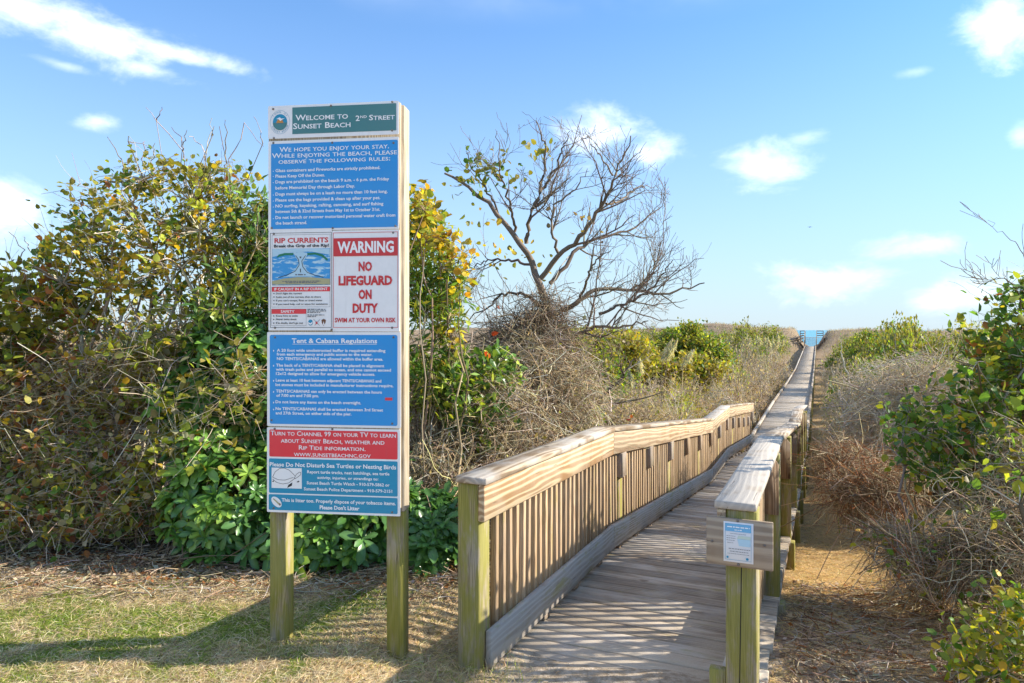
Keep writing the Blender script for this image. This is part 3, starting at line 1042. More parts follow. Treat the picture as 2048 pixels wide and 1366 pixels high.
p4 = panel("warning_panel", rect(Z2, 914, 72, 1742, 1322), "white lifeguard warning board with red writing")
outline("red_frame", rect(Z2, 925, 98, 1724, 1275), .0026, Y1, P_DRED, p4)
L = rect(Z2, 932, 168, 1722, 380); sheet("red_band", [(L[0], L[2]), (L[1], L[2]), (L[1], L[3]), (L[0], L[3])], Y2, P_DRED, p4)
lettering("band_lettering", [("WARNING", Z2, 980, 1675, 340, 140, False, .035)], Y3, P_INK, p4)
lettering("red_lettering", [("NO", Z2, 1240, 1407, 568, 112, False, .045), ("LIFEGUARD", Z2, 992, 1655, 743, 113, False, .045), ("ON", Z2, 1240, 1402, 915, 112, False, .045),
                            ("DUTY", Z2, 1167, 1480, 1086, 112, False, .045), ("SWIM AT YOUR OWN RISK", Z2, 946, 1698, 1207, 56, False, .03)], Y2, P_DRED, p4)

# panel 5: tent rules
p5 = panel("tent_rules_panel", rect(Z3, 92, 28, 1812, 1256), "blue tent and cabana regulations board")
L = rect(Z3, 128, 64, 1770, 1226); sheet("blue_field", rrect(*L, .010), Y1, P_BLUE, p5)
T5 = [("Tent & Cabana Regulations", Z3, 418, 1515, 168, 62, False, .022)]
body = (("A 20 foot wide unobstructed buffer is required extending", 222, 1620, 280), ("from each emergency and public access to the water.", 220, 1455, 330),
        ("NO TENTS/CABANAS are allowed within the buffer area.", 222, 1590, 388), ("The back of a TENT/CABANA shall be placed in alignment", 212, 1605, 472),
        ("with trash poles and parallel to ocean, and one cannot exceed", 210, 1690, 526), ("12x12 designed to allow for emergency vehicle access.", 210, 1490, 580),
        ("Leave at least 10 feet between adjacent TENTS/CABANAS and", 208, 1568, 665), ("lot stones must be included in manufacturer instructions require.", 205, 1720, 724),
        ("TENTS/CABANAS can only be erected between the hours", 210, 1575, 806), ("of 7:00 am and 7:00 pm.", 215, 770, 858), ("Do not leave any items on the beach overnight.", 205, 1310, 943),
        ("No TENTS/CABANAS shall be erected between 3rd Street", 205, 1590, 1032), ("and 27th Street, on either side of the pier.", 205, 1190, 1086))
for i, (s, x0, x1, b) in enumerate(body):
    T5.append((s, Z3, x0, x1, b, 38, False, .024))
    if i in (0, 3, 6, 8, 10, 11):
        T5.append((".", Z3, 172, 186, b - 8, 70, False, .05))
lettering("lettering", T5, Y2, P_INK, p5)
a = Z3(425, 182); b = Z3(1512, 180)
sheet("underline", [(a[0], a[1] - .0012), (b[0], a[1] - .0012), (b[0], a[1] + .0008), (a[0], a[1] + .0008)], Y2, P_INK, p5)
L = rect(Z3, 1615, 862, 1708, 900); sheet("red_sticker", rrect(*L, .002), Y2, P_RED, p5)

# panel 6: channel, turtles, litter
p6 = panel("notice_panel", rect(Z4, 90, 30, 1806, 1165), "lowest board with red channel, teal turtle and litter notices")
L = rect(Z4, 122, 58, 1772, 438); sheet("red_field", rrect(*L, .007), Y1, P_RED, p6)
L = rect(Z4, 118, 428, 1772, 912); sheet("teal_field", rrect(*L, .007), Y1, P_CYAN, p6)
L = rect(Z4, 114, 885, 1772, 1135); sheet("teal_field", rrect(*L, .007), Y1, P_CYAN, p6)
lettering("lettering", [("Turn to Channel 99 on your TV to learn", Z4, 140, 1752, 145, 62, True, .008), ("about Sunset Beach, weather and", Z4, 275, 1608, 236, 60, True, .008),
                        ("Rip Tide information.", Z4, 510, 1368, 322, 58, True, .008), ("www.sunsetbeachnc.gov", Z4, 445, 1432, 408, 58, True, .008),
                        ("Please Do Not Disturb Sea Turtles or Nesting Birds", Z4, 128, 1755, 545, 54, False, .022),
                        ("Report turtle tracks, nest hatchlings, sea turtle", Z4, 618, 1670, 628, 40, False, .02), ("activity, injuries, or strandings to:", Z4, 750, 1530, 696, 36, False, .02),
                        ("Sunset Beach Turtle Watch - 910-579-5862 or", Z4, 612, 1672, 770, 40, False, .02), ("Sunset Beach Police Department - 910-579-2151", Z4, 575, 1705, 848, 40, False, .02),
                        ("This is litter too. Properly dispose of your tobacco items.", Z4, 285, 1750, 1000, 46, False, .022), ("Please Don't Litter", Z4, 780, 1290, 1082, 50, False, .03)], Y2, P_INK, p6)
L = rect(Z4, 153, 545, 548, 815); sheet("white_field", [(L[0], L[2]), (L[1], L[2]), (L[1], L[3]), (L[0], L[3])], Y2, P_WHITE, p6)
cv = lambda pts: stroke(np.stack([np.interp(np.linspace(0, len(pts) - 1, 20), range(len(pts)), np.array([Z4(*p) for p in pts])[:, k]) for k in (0, 1)], -1), .0022)
for pts in ([(165, 670), (200, 600), (260, 555), (320, 550), (390, 580), (460, 650)], [(165, 690), (220, 735), (300, 755), (380, 740), (460, 680)], [(170, 670), (240, 700), (330, 705), (440, 670)],
            [(450, 680), (480, 630), (520, 600), (538, 610), (530, 640), (490, 670), (455, 690)]):
    sheet("turtle_line", cv(pts), Y3, P_BLACK, p6)
sheet("turtle_flipper", [Z4(358, 805), Z4(375, 765), Z4(425, 735), Z4(420, 775)], Y3, P_BLACK, p6)
sheet("turtle_flipper", [Z4(480, 728), Z4(505, 712), Z4(520, 722), Z4(500, 735)], Y3, P_BLACK, p6)
sheet("turtle_flipper", [Z4(160, 722), Z4(178, 708), Z4(188, 718), Z4(175, 730)], Y3, P_BLACK, p6)
c = Z4(217, 985)
sheet("oval_field", [(c[0] + .036 * math.cos(a) * math.cos(-.75) - .022 * math.sin(a) * math.sin(-.75), c[1] + .036 * math.cos(a) * math.sin(-.75) + .022 * math.sin(a) * math.cos(-.75)) for a in np.linspace(0, 6.28, 28)[:-1]], Y2, P_WHITE, p6)
sheet("cigarette_end", [Z4(170, 945), Z4(182, 938), Z4(262, 1005), Z4(246, 1020)], Y3, P_SAND, p6)
sheet("cigarette_end", [Z4(252, 1005), Z4(268, 1000), Z4(276, 1022), Z4(258, 1032)], Y4, P_BROWN, p6)
for (pp, z, pts) in ((p1, Z1, ((131, 140), (138, 424), (704, 108), (1300, 70), (1298, 348))), (p2, Z1, ((717, 428 + 40), (133, 470), (1312, 424 + 46), (117, 1300), (722, 1300), (1330, 1278))),
                     (p3, Z2, ((175, 112), (190, 1278), (905, 1300))), (p4, Z2, ((1665, 95), (1652, 1275))), (p5, Z3, ((196, 96), (1722, 92), (152, 1155), (1705, 1195))),
                     (p6, Z4, ((192, 50), (942, 52), (178, 1062), (1703, 1112)))):
    for q in pts:
        c = z(*q); screw(c[0], c[1], pp)

# ------------------------------------------------------------------ small notice on the right end post
M_PAPER = paint("paper", (.74, .75, .77), .5, .05)
PMt = Matrix((SIDE, HEAD, Vector((0, 0, 1)))).transposed().to_4x4()
PMt.translation = path(-.112, 1.428, 0)
nb_ = empty("notice_board", path(-.112, 1.428, .73), "small plywood board with a paper notice on the right railing end post", "notice board")
def pbox(name, x0, x1, y0, y1, z0, z1, mat, parent, e=.002):
    return add(name, cbox(name, x1 - x0, y1 - y0, z1 - z0, e, mat), parent, PMt @ Matrix.Translation(((x0 + x1) / 2, (y0 + y1) / 2, (z0 + z1) / 2)))
SMs = SM
pbox("plywood_board", -.145, .145, 0, .014, .80, 1.018, M_PLY, nb_)
pp = pbox("paper_notice", -.068, .062, -.004, -.0005, .822, 1.004, M_PAPER, nb_, .0005)
SM = PMt
sheet("blue_header", [(-.060, .962), (.052, .962), (.052, .996), (-.060, .996)], -.0055, P_LBLUE, pp)
outline("blue_frame", (-.061, .053, .832, .997), .0012, -.0052, P_CYAN, pp)
sheet("map_patch", [(-.008, .93), (.05, .93), (.05, .898), (.0, .898)], -.0055, P_PALE, pp)
sheet("map_patch", [(-.004, .945), (.05, .945), (.05, .931), (-.008, .931)], -.0055, paint("paper_green", (.55, .66, .58), .5, 0), pp)
print_lines("print", [(-.052, .046, .980, .005), (-.02, .012, .968, .004)], -.0062, P_INK, pp, 2)
print_lines("print", [(-.04, .03, .951, .002), (-.055, -.015, .940, .002), (-.055, -.015, .930, .002), (-.055, -.018, .920, .002), (-.052, -.025, .909, .002), (-.045, .048, .882, .0028), (-.04, .04, .870, .0028), (-.05, .045, .860, .002)], -.0062, P_GREY, pp, 3)
sheet("blue_logo", disc(-.05, .843, .005, .005, 12), -.0056, P_CYAN, pp)
sheet("blue_logo", disc(.036, .842, .006, .006, 12), -.0056, P_CYAN, pp)
for (x, z) in ((-.006, 1.011), (-.003, .812), (-.12, .905), (.11, .912)):
    screw(x, z, nb_)
SM = SMs
bpy.data.objects.remove(fo)
# ------------------------------------------------------------------ plant building blocks
def nrm(v):
    return v / np.maximum(np.linalg.norm(v, axis=-1, keepdims=True), 1e-9)


def tubes(P, R, sides=3):
    """P (N,K,3) polylines, R (N,K) radii -> vertices, quads"""
    N, K, _ = P.shape
    T = nrm(np.gradient(P, axis=1))
    ref = np.where(np.abs(T[..., 2:3]) > .9, np.array([1., 0, 0]), np.array([0, 0, 1.]))
    A = nrm(np.cross(T, ref)); B = np.cross(T, A)
    an = np.arange(sides) * 2 * np.pi / sides
    V = P[:, :, None, :] + R[:, :, None, None] * (A[:, :, None, :] * np.cos(an)[None, None, :, None] + B[:, :, None, :] * np.sin(an)[None, None, :, None])
    idx = np.arange(N * K * sides).reshape(N, K, sides)
    a = idx[:, :-1, :]; b = idx[:, 1:, :]
    Fq = np.stack([a, np.roll(a, -1, 2), np.roll(b, -1, 2), b], -1).reshape(-1, 4)
    return V.reshape(-1, 3), Fq


def bez(A, C, B, K):
    s = np.linspace(0, 1, K)[None, :, None]
    return (1 - s) ** 2 * A[:, None] + 2 * s * (1 - s) * C[:, None] + s ** 2 * B[:, None]


LEAF = {
    # x along leaf, y across, z lift
    'oval': (np.array([[0, 0, 0], [.35, .17, .05], [.35, -.17, .05], [.72, .24, .04], [.72, -.24, .04], [1, 0, -.06], [.5, 0, -.02]]),
             np.array([[0, 2, 6], [0, 6, 1], [1, 6, 3], [2, 4, 6], [6, 4, 5], [6, 5, 3]])),
    'broad': (np.array([[0, 0, 0], [.18, .33, .07], [.18, -.33, .07], [.6, .34, .05], [.6, -.34, .05], [1, 0, -.1], [.42, 0, -.03]]),
              np.array([[0, 2, 6], [0, 6, 1], [1, 6, 3], [2, 4, 6], [6, 4, 5], [6, 5, 3]])),
    'narrow': (np.array([[0, 0, 0], [.5, .13, .03], [.5, -.13, .03], [1, 0, -.05]]), np.array([[0, 2, 1], [1, 2, 3]])),
    'chip': (np.array([[0, 0, 0], [.5, .28, .03], [.5, -.28, .03], [1, 0, -.05]]), np.array([[0, 2, 1], [1, 2, 3]])),
}


def leaves(pos, d, up, size, shape):
    T, Fc = LEAF[shape]
    d = nrm(d)
    side = nrm(np.cross(up, d)); nn = np.cross(d, side)
    V = pos[:, None, :] + size[:, None, None] * (T[None, :, 0:1] * d[:, None, :] + T[None, :, 1:2] * side[:, None, :] + T[None, :, 2:3] * nn[:, None, :])
    n = len(T)
    Fi = (Fc[None] + (np.arange(len(pos)) * n)[:, None, None]).reshape(-1, 3)
    return V.reshape(-1, 3), Fi, n


def pick(rs, pal, n, jit=.25):
    cols = np.array([p[0] for p in pal]); wt = np.array([p[1] for p in pal], float); wt /= wt.sum()
    c = cols[rs.choice(len(pal), n, p=wt)]
    return np.clip(c * (1 + (rs.rand(n, 1) - .5) * 2 * jit) * (1 + (rs.rand(n, 3) - .5) * .2), .008, .85)


OLIVE = (.27, .245, .045); DKG = (.095, .175, .04); MIDG = (.165, .29, .05); YG = (.43, .48, .06); YEL = (.72, .49, .05)
RUST = (.36, .14, .05); TAN = (.52, .395, .25); GRY = (.47, .41, .335); PALE = (.64, .56, .44); BRN = (.25, .175, .11); RED = (.6, .05, .02); PINK = (.49, .375, .28); STRAW = (.62, .48, .26)


def inblobs(rs, blobs, n, shell):
    wt = np.array([b[6] if len(b) > 6 else b[3] * b[4] * b[5] for b in blobs], float); wt /= wt.sum()
    k = rs.choice(len(blobs), n, p=wt)
    B = np.array([b[:6] for b in blobs])[k]
    d = nrm(rs.randn(n, 3)); r = rs.rand(n, 1) ** shell
    return B[:, :3] + d * r * B[:, 3:6], d


def woody(rs, base, blobs, n_limb, n_twig, limb_r, twig_r, shell=.4, K=6, wig=.12, base_sp=.25, sub=0, sag=0.0):
    """limbs from the base into the blobs, twigs from the limbs to the outside"""
    base = np.asarray(base, float)
    if base.ndim == 1: base = base[None]
    e, _ = inblobs(rs, blobs, n_limb, .6)
    b = base[rs.randint(len(base), size=n_limb)] + rs.randn(n_limb, 3) * np.array([base_sp, base_sp, .02])
    c = b + (e - b) * np.array([.25, .25, .6]) + rs.randn(n_limb, 3) * .15 * np.linalg.norm(e - b, axis=1)[:, None]
    PL_ = bez(b, c, e, 9)
    wv = rs.randn(n_limb, 9, 3) * wig * .35 * np.linalg.norm(e - b, axis=1)[:, None, None] * np.linspace(0, 1, 9)[None, :, None] ** .7
    PL_ = PL_ + wv * .5
    RL = limb_r * np.linspace(1, .3, 9)[None, :] * (.6 + .8 * rs.rand(n_limb, 1))
    e2, dr = inblobs(rs, blobs, n_twig, shell)
    S_ = PL_[:, 3:, :].reshape(-1, 3)
    SR = RL[:, 3:].reshape(-1)
    st_ = np.zeros((n_twig, 3)); r0 = np.zeros(n_twig)
    for i0 in range(0, n_twig, 2000):
        q = e2[i0:i0 + 2000]
        D = ((q[:, None] - S_[None]) ** 2).sum(-1) * (1 + .8 * rs.rand(len(q), len(S_)))
        j = D.argmin(1); st_[i0:i0 + 2000] = S_[j]; r0[i0:i0 + 2000] = np.minimum(SR[j] * .7, twig_r * 2.2)
    L = np.linalg.norm(e2 - st_, axis=1)[:, None]
    cc_ = (st_ + e2) / 2 + rs.randn(n_twig, 3) * .22 * L + np.array([0, 0, .12]) * L
    PT_ = bez(st_, cc_, e2, K) + rs.randn(n_twig, K, 3) * (wig * .22 * L[:, :, None]) * np.linspace(0, 1, K)[None, :, None]
    if sag: PT_[:, :, 2] -= sag * L * np.linspace(0, 1, K)[None, :] ** 2
    RT_ = r0[:, None] * np.linspace(1, .25, K)[None, :] * (.6 + .7 * rs.rand(n_twig, 1))
    RT_ = np.maximum(RT_, twig_r * .4)
    out = [(PL_, RL, 5), (PT_, RT_, 3)]
    if sub:
        k = rs.randint(n_twig, size=sub); s_ = rs.randint(2, K, size=sub)
        a = PT_[k, s_]; dd = nrm(PT_[k, np.minimum(s_ + 1, K - 1)] - PT_[k, s_ - 1]) + rs.randn(sub, 3) * .6 + np.array([0, 0, .25])
        l = L[k, 0] * (.2 + .35 * rs.rand(sub)); e3 = a + nrm(dd) * l[:, None]
        P3 = bez(a, (a + e3) / 2 + rs.randn(sub, 3) * .12 * l[:, None], e3, 4)
        out.append((P3, np.full((sub, 4), twig_r * .45) * np.linspace(1, .5, 4), 3))
    return out


def wood_mesh(name, sets, rs, pal, mat=None):
    VV, FF, CC, n = [], [], [], 0
    for (P, R, sd_) in sets:
        V, Fq = tubes(P, R, sd_)
        c = pick(rs, pal, len(P), .3)
        CC.append(np.repeat(c, P.shape[1] * sd_, 0)); VV.append(V); FF.append(Fq + n); n += len(V)
    return mesh_np(name, np.concatenate(VV), np.concatenate(FF), mat or M_TWIG, np.concatenate(CC))


def leaf_mesh(name, sets, rs, n, size, shape, pal, mat=None, spread=.04, lo=.35, upb=.25, jit=.3, zones=None):
    P = sets[1][0]; N, K, _ = P.shape
    k = rs.randint(N, size=n)
    s = (lo + (1.02 - lo) * rs.rand(n) ** .7) * (K - 1); i = np.clip(np.floor(s).astype(int), 0, K - 2); f = (s - i)[:, None]
    a = P[k, i]; b = P[k, i + 1]
    pos = a + (b - a) * f + rs.randn(n, 3) * spread
    d = nrm(b - a) * .6 + rs.randn(n, 3) * .75 + np.array([0, 0, upb])
    up = rs.randn(n, 3) * .55 + np.array([0.15, -.1, 1.0])
    sz = size[0] + (size[1] - size[0]) * rs.rand(n)
    V, Fi, m = leaves(pos, d, up, sz, shape)
    # colour runs in patches along twigs
    tw = pick(rs, pal, N, jit); own = pick(rs, pal, n, jit)
    c = np.where((rs.rand(n) < .6)[:, None], tw[k] * (1 + (rs.rand(n, 1) - .5) * .5), own)
    if zones is not None:
        for (fn, pal2) in zones:
            mk = fn(pos) > rs.rand(n)
            if mk.any(): c[mk] = pick(rs, pal2, int(mk.sum()), jit)
    return mesh_np(name, V, Fi, mat or M_LEAF, np.repeat(np.clip(c, .008, .85), m, 0))


def shrub(name, label, cat, base, blobs, seed, limbs=14, twigs=500, leaf_n=3000, leaf=('oval', .05, .09), pal=((OLIVE, 1),), tpal=((TAN, 1), (GRY, 1)),
          limb_r=.018, twig_r=.004, shell=.4, sub=0, mat=None, group=None, spread=.04, lo=.35, wig=.12, base_sp=.25, zones=None, sag=0.0, upb=.25):
    rs = np.random.RandomState(seed)
    b0 = np.asarray(base, float)
    loc = b0 if b0.ndim == 1 else b0.mean(0)
    r = empty(name, loc, label, cat, group)
    sets = woody(rs, base, blobs, limbs, twigs, limb_r, twig_r, shell, sub=sub, wig=wig, base_sp=base_sp, sag=sag)
    tag(add("branches", wood_mesh("branches", sets, rs, tpal), r), kind="stuff")
    if leaf_n:
        tag(add("foliage", leaf_mesh("foliage", sets, rs, leaf_n, leaf[1:], leaf[0], pal, mat, spread, lo, upb, zones=zones), r), kind="stuff")
    return r


def tangle(rs, blobs, n, length, r, K=7, shell=.7, arch=.25):
    """loose arching canes, each its own curve"""
    a, _ = inblobs(rs, blobs, n, shell)
    d = nrm(rs.randn(n, 3) * np.array([1, 1, .75]))
    bend = rs.randn(n, 3) * .9
    L = length * (.4 + 1.0 * rs.rand(n))
    s = np.linspace(-.5, .5, K)
    b3 = rs.randn(n, 3) * 1.6
    P = a[:, None] + d[:, None] * (s[None, :, None] * L[:, None, None]) + bend[:, None] * ((s[None, :, None] ** 2) * L[:, None, None] * .9) + b3[:, None] * ((s[None, :, None] ** 3) * L[:, None, None])
    P[:, :, 2] -= arch * (s[None, :] ** 2) * L[:, None] * 2
    P += rs.randn(n, K, 3) * .010 * L[:, None, None]
    R = r * (.5 + rs.rand(n, 1)) * np.linspace(1, .5, K)[None]
    return P, R, 3


def bramble(name, label, base, blobs, seed, n=2500, length=.7, r=.0035, tpal=((TAN, 2), (GRY, 1), (PALE, 1)), leaf_n=0, leaf=('broad', .04, .07), pal=((OLIVE, 1),), group=None, canes=60, cat="brambles"):
    rs = np.random.RandomState(seed)
    ro = empty(name, base, label, cat, group)
    T1 = tangle(rs, blobs, n, length, r)
    T2 = tangle(rs, blobs, canes, length * 2.2, r * 1.7, 14)
    keep = lambda P: np.maximum(P, np.array([-1e9, -1e9, -1e9]))
    for T in (T1, T2):
        P = T[0]; g = ground_z(P[..., 0], P[..., 1]); P[..., 2] = np.maximum(P[..., 2], g + .006)
    tag(add("canes", wood_mesh("canes", [T1, T2], rs, tpal), ro), kind="stuff")
    if leaf_n:
        tag(add("foliage", leaf_mesh("foliage", [None, T1], rs, leaf_n, leaf[1:], leaf[0], pal, None, .02, .0), ro), kind="stuff")
    return ro

# ------------------------------------------------------------------ rosette shrub with large glossy leaves
def rosette_mesh(seed, tone):
    rs = np.random.RandomState(seed)
    V, Fc, Cc, n = [], [], [], 0
    m = 9
    for i in range(m):
        a = i * 2.39996 + rs.rand() * .3
        tilt = math.radians(-5 + 50 * (i / m) + rs.rand() * 18)         # inner leaves stand up
        L = (.135 - .05 * i / m) * (.85 + .3 * rs.rand())
        s = np.array([0, .2, .5, .8, 1.0]); wd = np.array([.04, .10, .17, .20, .05]) * L
        zz = -.35 * L * s ** 2 * (1 - .6 * i / m)
        pts = []
        for k in range(5):
            for q in (-1, 0, 1):
                pts.append([s[k] * L, q * wd[k], zz[k] + abs(q) * wd[k] * .28])
        P = np.array(pts)
        c_, s_ = math.cos(tilt), math.sin(tilt)
        P = np.stack([P[:, 0] * c_ - P[:, 2] * s_, P[:, 1], P[:, 0] * s_ + P[:, 2] * c_], -1)
        c_, s_ = math.cos(a), math.sin(a)
        P = np.stack([P[:, 0] * c_ - P[:, 1] * s_, P[:, 0] * s_ + P[:, 1] * c_, P[:, 2]], -1)
        for k in range(4):
            for q in range(2):
                b_ = n + k * 3 + q
                Fc.append([b_, b_ + 3, b_ + 4, b_ + 1])
        col = np.array(tone) * (.75 + .5 * rs.rand()) * (1.15 if i > 6 else 1.0)
        cc_ = np.repeat(col[None], 15, 0); cc_[1::3] *= 1.5                # pale midrib
        V.append(P); Cc.append(cc_); n += 15
    return np.concatenate(V), np.array(Fc), np.clip(np.concatenate(Cc), .01, .8)


ROS = [rosette_mesh(s, t) for s, t in ((1, (.085, .195, .037)), (2, (.11, .235, .042)), (3, (.062, .15, .034)), (4, (.155, .29, .05)), (5, (.09, .20, .055)), (6, (.22, .34, .055)))]
ROS_ME = [mesh_np("leaf_rosette", V, Fq, M_GLOSS, c, True) for V, Fq, c in ROS]


def rosette_shrub(name, label, base, blobs, seed, n_obj, n_join, group=None, tones=None, twigs=260, scale=(.6, 1.35), front=True):
    rs = np.random.RandomState(seed)
    ro = empty(name, base, label, "shrub", group)
    n = n_obj + n_join
    P, d = inblobs(rs, blobs, n * 3, .12)
    if front:
        keep = (d[:, 1] < .35)
        P, d = P[keep], d[keep]
    g = ground_z(P[:, 0], P[:, 1]); ok = P[:, 2] > g + .05
    P, d = P[ok][:n], d[ok][:n]
    order = np.argsort(P[:, 1] + rs.rand(len(P)) * .25)
    P, d = P[order], d[order]
    JV, JF, JC, nv = [], [], [], 0
    ax = nrm(d * .7 + rs.randn(len(P), 3) * .3 + np.array([.12, -.25, .75]))
    for i in range(len(P)):
        q = Vector(ax[i]).to_track_quat('Z', 'Y').to_matrix().to_4x4()
        s = scale[0] + (scale[1] - scale[0]) * rs.rand()
        k = rs.randint(len(ROS)) if tones is None else tones[rs.randint(len(tones))]
        M = Matrix.Translation(Vector(P[i])) @ q @ Matrix.Rotation(rs.rand() * 6.28, 4, 'Z') @ Matrix.Scale(s, 4)
        if i < n_obj:
            add("leaf_rosette", ROS_ME[k], ro, M)
        else:
            A = np.array(M)
            V, Fq, c = ROS[k]
            JV.append(V @ A[:3, :3].T + A[:3, 3]); JF.append(Fq + nv); JC.append(c * (.85 + .3 * rs.rand())); nv += len(V)
    if JV:
        tag(add("foliage", mesh_np("foliage", np.concatenate(JV), np.concatenate(JF), M_GLOSS, np.concatenate(JC), True), ro), kind="stuff")
    # stems reach every rosette
    b = np.asarray(base)[None] + rs.randn(len(P), 3) * np.array([.45, .2, .01])
    c = (b + P) / 2 + rs.randn(len(P), 3) * .12 - d * .05
    S_ = bez(b, c, P, 6)
    R = np.full((len(P), 6), .006) * np.linspace(1, .5, 6)
    tag(add("stems", wood_mesh("stems", [(S_, R, 3)], rs, ((BRN, 2), (TAN, 1))), ro), kind="stuff")
    return ro
# ------------------------------------------------------------------ thicket on the left, behind the sign
def B(px, py, z, rx, ry_depth, rz, wt=None):
    """ellipsoid given by where it stands: radii in metres"""
    p = pix(px, py, z)
    return (p[0], p[1], p[2], rx, ry_depth, rz) + ((wt,) if wt else ())


def gb(px, z):
    x = (px - 1024) / 1400.0 * z
    return (x, z, gz(x, z))

yz = lambda fr: (lambda p: np.full(len(p), fr))
shrub("tall_shrub", "tall olive and yellow leaved shrub with pale bare limbs left of the sign", "shrub", gb(300, 6.4),
      [B(330, 470, 6.3, .95, .8, .72), B(200, 560, 6.2, .5, .6, .6), B(440, 420, 6.5, .55, .6, .5), B(150, 430, 6.3, .22, .4, .32)], 101, 24, 620, 4300, ('broad', .035, .078),
      ((OLIVE, 4.5), (DKG, 1.3), (YG, 1.2), (YEL, .9), (RUST, .25)), ((PALE, 2), (GRY, 1.5), (TAN, 1)), .026, .0045, .35, 700, base_sp=.3, wig=.2,
      zones=[(lambda p: .55 * np.exp(-((p[:, 2] - 2.35) / .22) ** 2), ((YEL, 3), (YG, 1), (OLIVE, 1)))])
# bare shoots above its crown, each drawn from the photograph's skyline
rs = np.random.RandomState(77)
shoots = [[(370, 325), (366, 302), (314, 240), (294, 211)], [(314, 240), (320, 228), (324, 214)], [(366, 302), (364, 285), (342, 253)], [(366, 290), (373, 262)], [(410, 320), (413, 305), (393, 280), (377, 271)],
          [(413, 305), (424, 235)], [(424, 268), (423, 272), (425, 250)], [(450, 335), (453, 320), (441, 254)], [(453, 325), (452, 237)], [(457, 318), (478, 288), (487, 249), (510, 275), (531, 292)], [(527, 285), (523, 265), (507, 232)],
          [(250, 340), (240, 310), (213, 272)], [(285, 320), (289, 283)], [(305, 318), (310, 287)], [(40, 520), (50, 498), (15, 465)], [(60, 500), (46, 472)]]
SP = []
for s in shoots:
    c = np.array([pix(a, b, 6.2 + rs.randn() * .15) for a, b in s]); i2 = np.linspace(0, len(c) - 1, 7)
    SP.append(np.stack([np.interp(i2, range(len(c)), c[:, k]) for k in range(3)], -1) + rs.randn(7, 3) * .008)
SP = np.array(SP)
p0 = SP[:, 0].copy(); 
sh = empty("bare_shoots", gb(380, 6.3), "thin bare shoots standing above the olive shrub against the sky", "shrub")
stem = bez(np.repeat(np.array(gb(380, 6.3))[None], len(SP), 0), p0 * .5 + np.array(gb(380, 6.3)) * .5 + np.array([0, .3, .3]) + rs.randn(len(SP), 3) * .3, p0, 9)
stem[:, 1:-1] += rs.randn(len(SP), 7, 3) * .03
tag(add("shoots", wood_mesh("shoots", [(SP, np.full(SP.shape[:2], .0045) * np.linspace(1.2, .6, 7), 4), (stem, np.full(stem.shape[:2], .004), 3)], rs, ((GRY, 2), (BRN, 1))), sh), kind="stuff")

shrub("vine_shrub", "dark leafy shrub with rusty leaves at the far left edge", "shrub", gb(60, 6.2),
      [B(60, 620, 6.1, .55, .6, .45), B(-60, 700, 6.0, .7, .6, .7), B(120, 520, 6.3, .35, .4, .3)], 102, 14, 420, 2300, ('broad', .05, .10),
      ((OLIVE, 3.5), (DKG, 1.2), (RUST, 1.3), (YG, 1.4), (YEL, .4)), ((TAN, 2), (GRY, 1)), .018, .004, .4, 400)
shrub("oleander_like_shrub", "green shrub with narrow leaves and a bright yellow green tuft close behind the sign", "shrub", gb(480, 6.2),
      [B(470, 620, 6.1, .42, .5, .5), B(520, 460, 6.3, .3, .4, .5), B(450, 580, 5.8, .22, .2, .14), B(560, 560, 6.4, .5, .5, .9)], 103, 16, 480, 5200, ('narrow', .08, .14),
      ((DKG, 3), (MIDG, 3), (OLIVE, 1)), ((TAN, 2), (BRN, 1)), .016, .004, .35, 0, mat=M_GLOSS, spread=.05,
      zones=[(lambda p: .95 * (np.linalg.norm((p - pix(450, 580, 5.75)) / np.array([.27, .35, .2]), axis=1) < 1), ((YG, 3), (MIDG, 1), ((.36, .42, .05), 1)))])
bramble("bramble_thicket", "brown tangle of vines and dead leaves low on the left", gb(130, 5.9),
        [B(100, 860, 5.9, .95, .5, .75), B(-120, 900, 5.8, .8, .5, .8), B(280, 760, 6.1, .6, .5, .55), B(60, 720, 6.3, .8, .5, .45)], 104, 3600, .32, .0026,
        ((TAN, 3), (BRN, .7), (PALE, 2), (RUST, .4)), 6500, ('broad', .035, .078), (((.34, .30, .075), 3.5), ((.20, .30, .07), 1.6), (RUST, 1.3), ((.55, .43, .26), 2.2), ((.47, .48, .09), 2), (YEL, .6)), canes=10)
bramble("ground_vines", "low leafy vines and dry stems along the front foot of the left thicket", gb(150, 5.45),
        [B(60, 1030, 5.5, .7, .25, .28), B(250, 1020, 5.5, .45, .25, .26), B(-150, 1020, 5.4, .6, .25, .3), B(150, 940, 5.65, .8, .25, .3)], 115, 1500, .28, .0024,
        ((TAN, 3), (PALE, 2), (BRN, .4)), 4000, ('broad', .035, .08), (((.34, .30, .075), 3.5), ((.20, .30, .07), 1.6), (RUST, 1.3), ((.55, .43, .26), 2.2), ((.47, .48, .09), 2), (YEL, .6), (MIDG, 2)), canes=8)
bramble("dead_vine_mat", "dense dead brown brush at the back of the left thicket", gb(250, 7.4),
        [B(150, 800, 7.3, 1.8, .5, 1.0), B(500, 780, 7.3, 1.2, .5, 1.1), B(860, 820, 7.4, .8, .5, .9), B(-350, 800, 7.2, 1.2, .5, 1.0)], 105, 4200, .6, .005,
        ((BRN, 1), (TAN, 3), (PALE, 1)), 5200, ('chip', .06, .11), ((BRN, 1), (OLIVE, 3), (DKG, 1), (TAN, 2), (YG, 1)), canes=30)
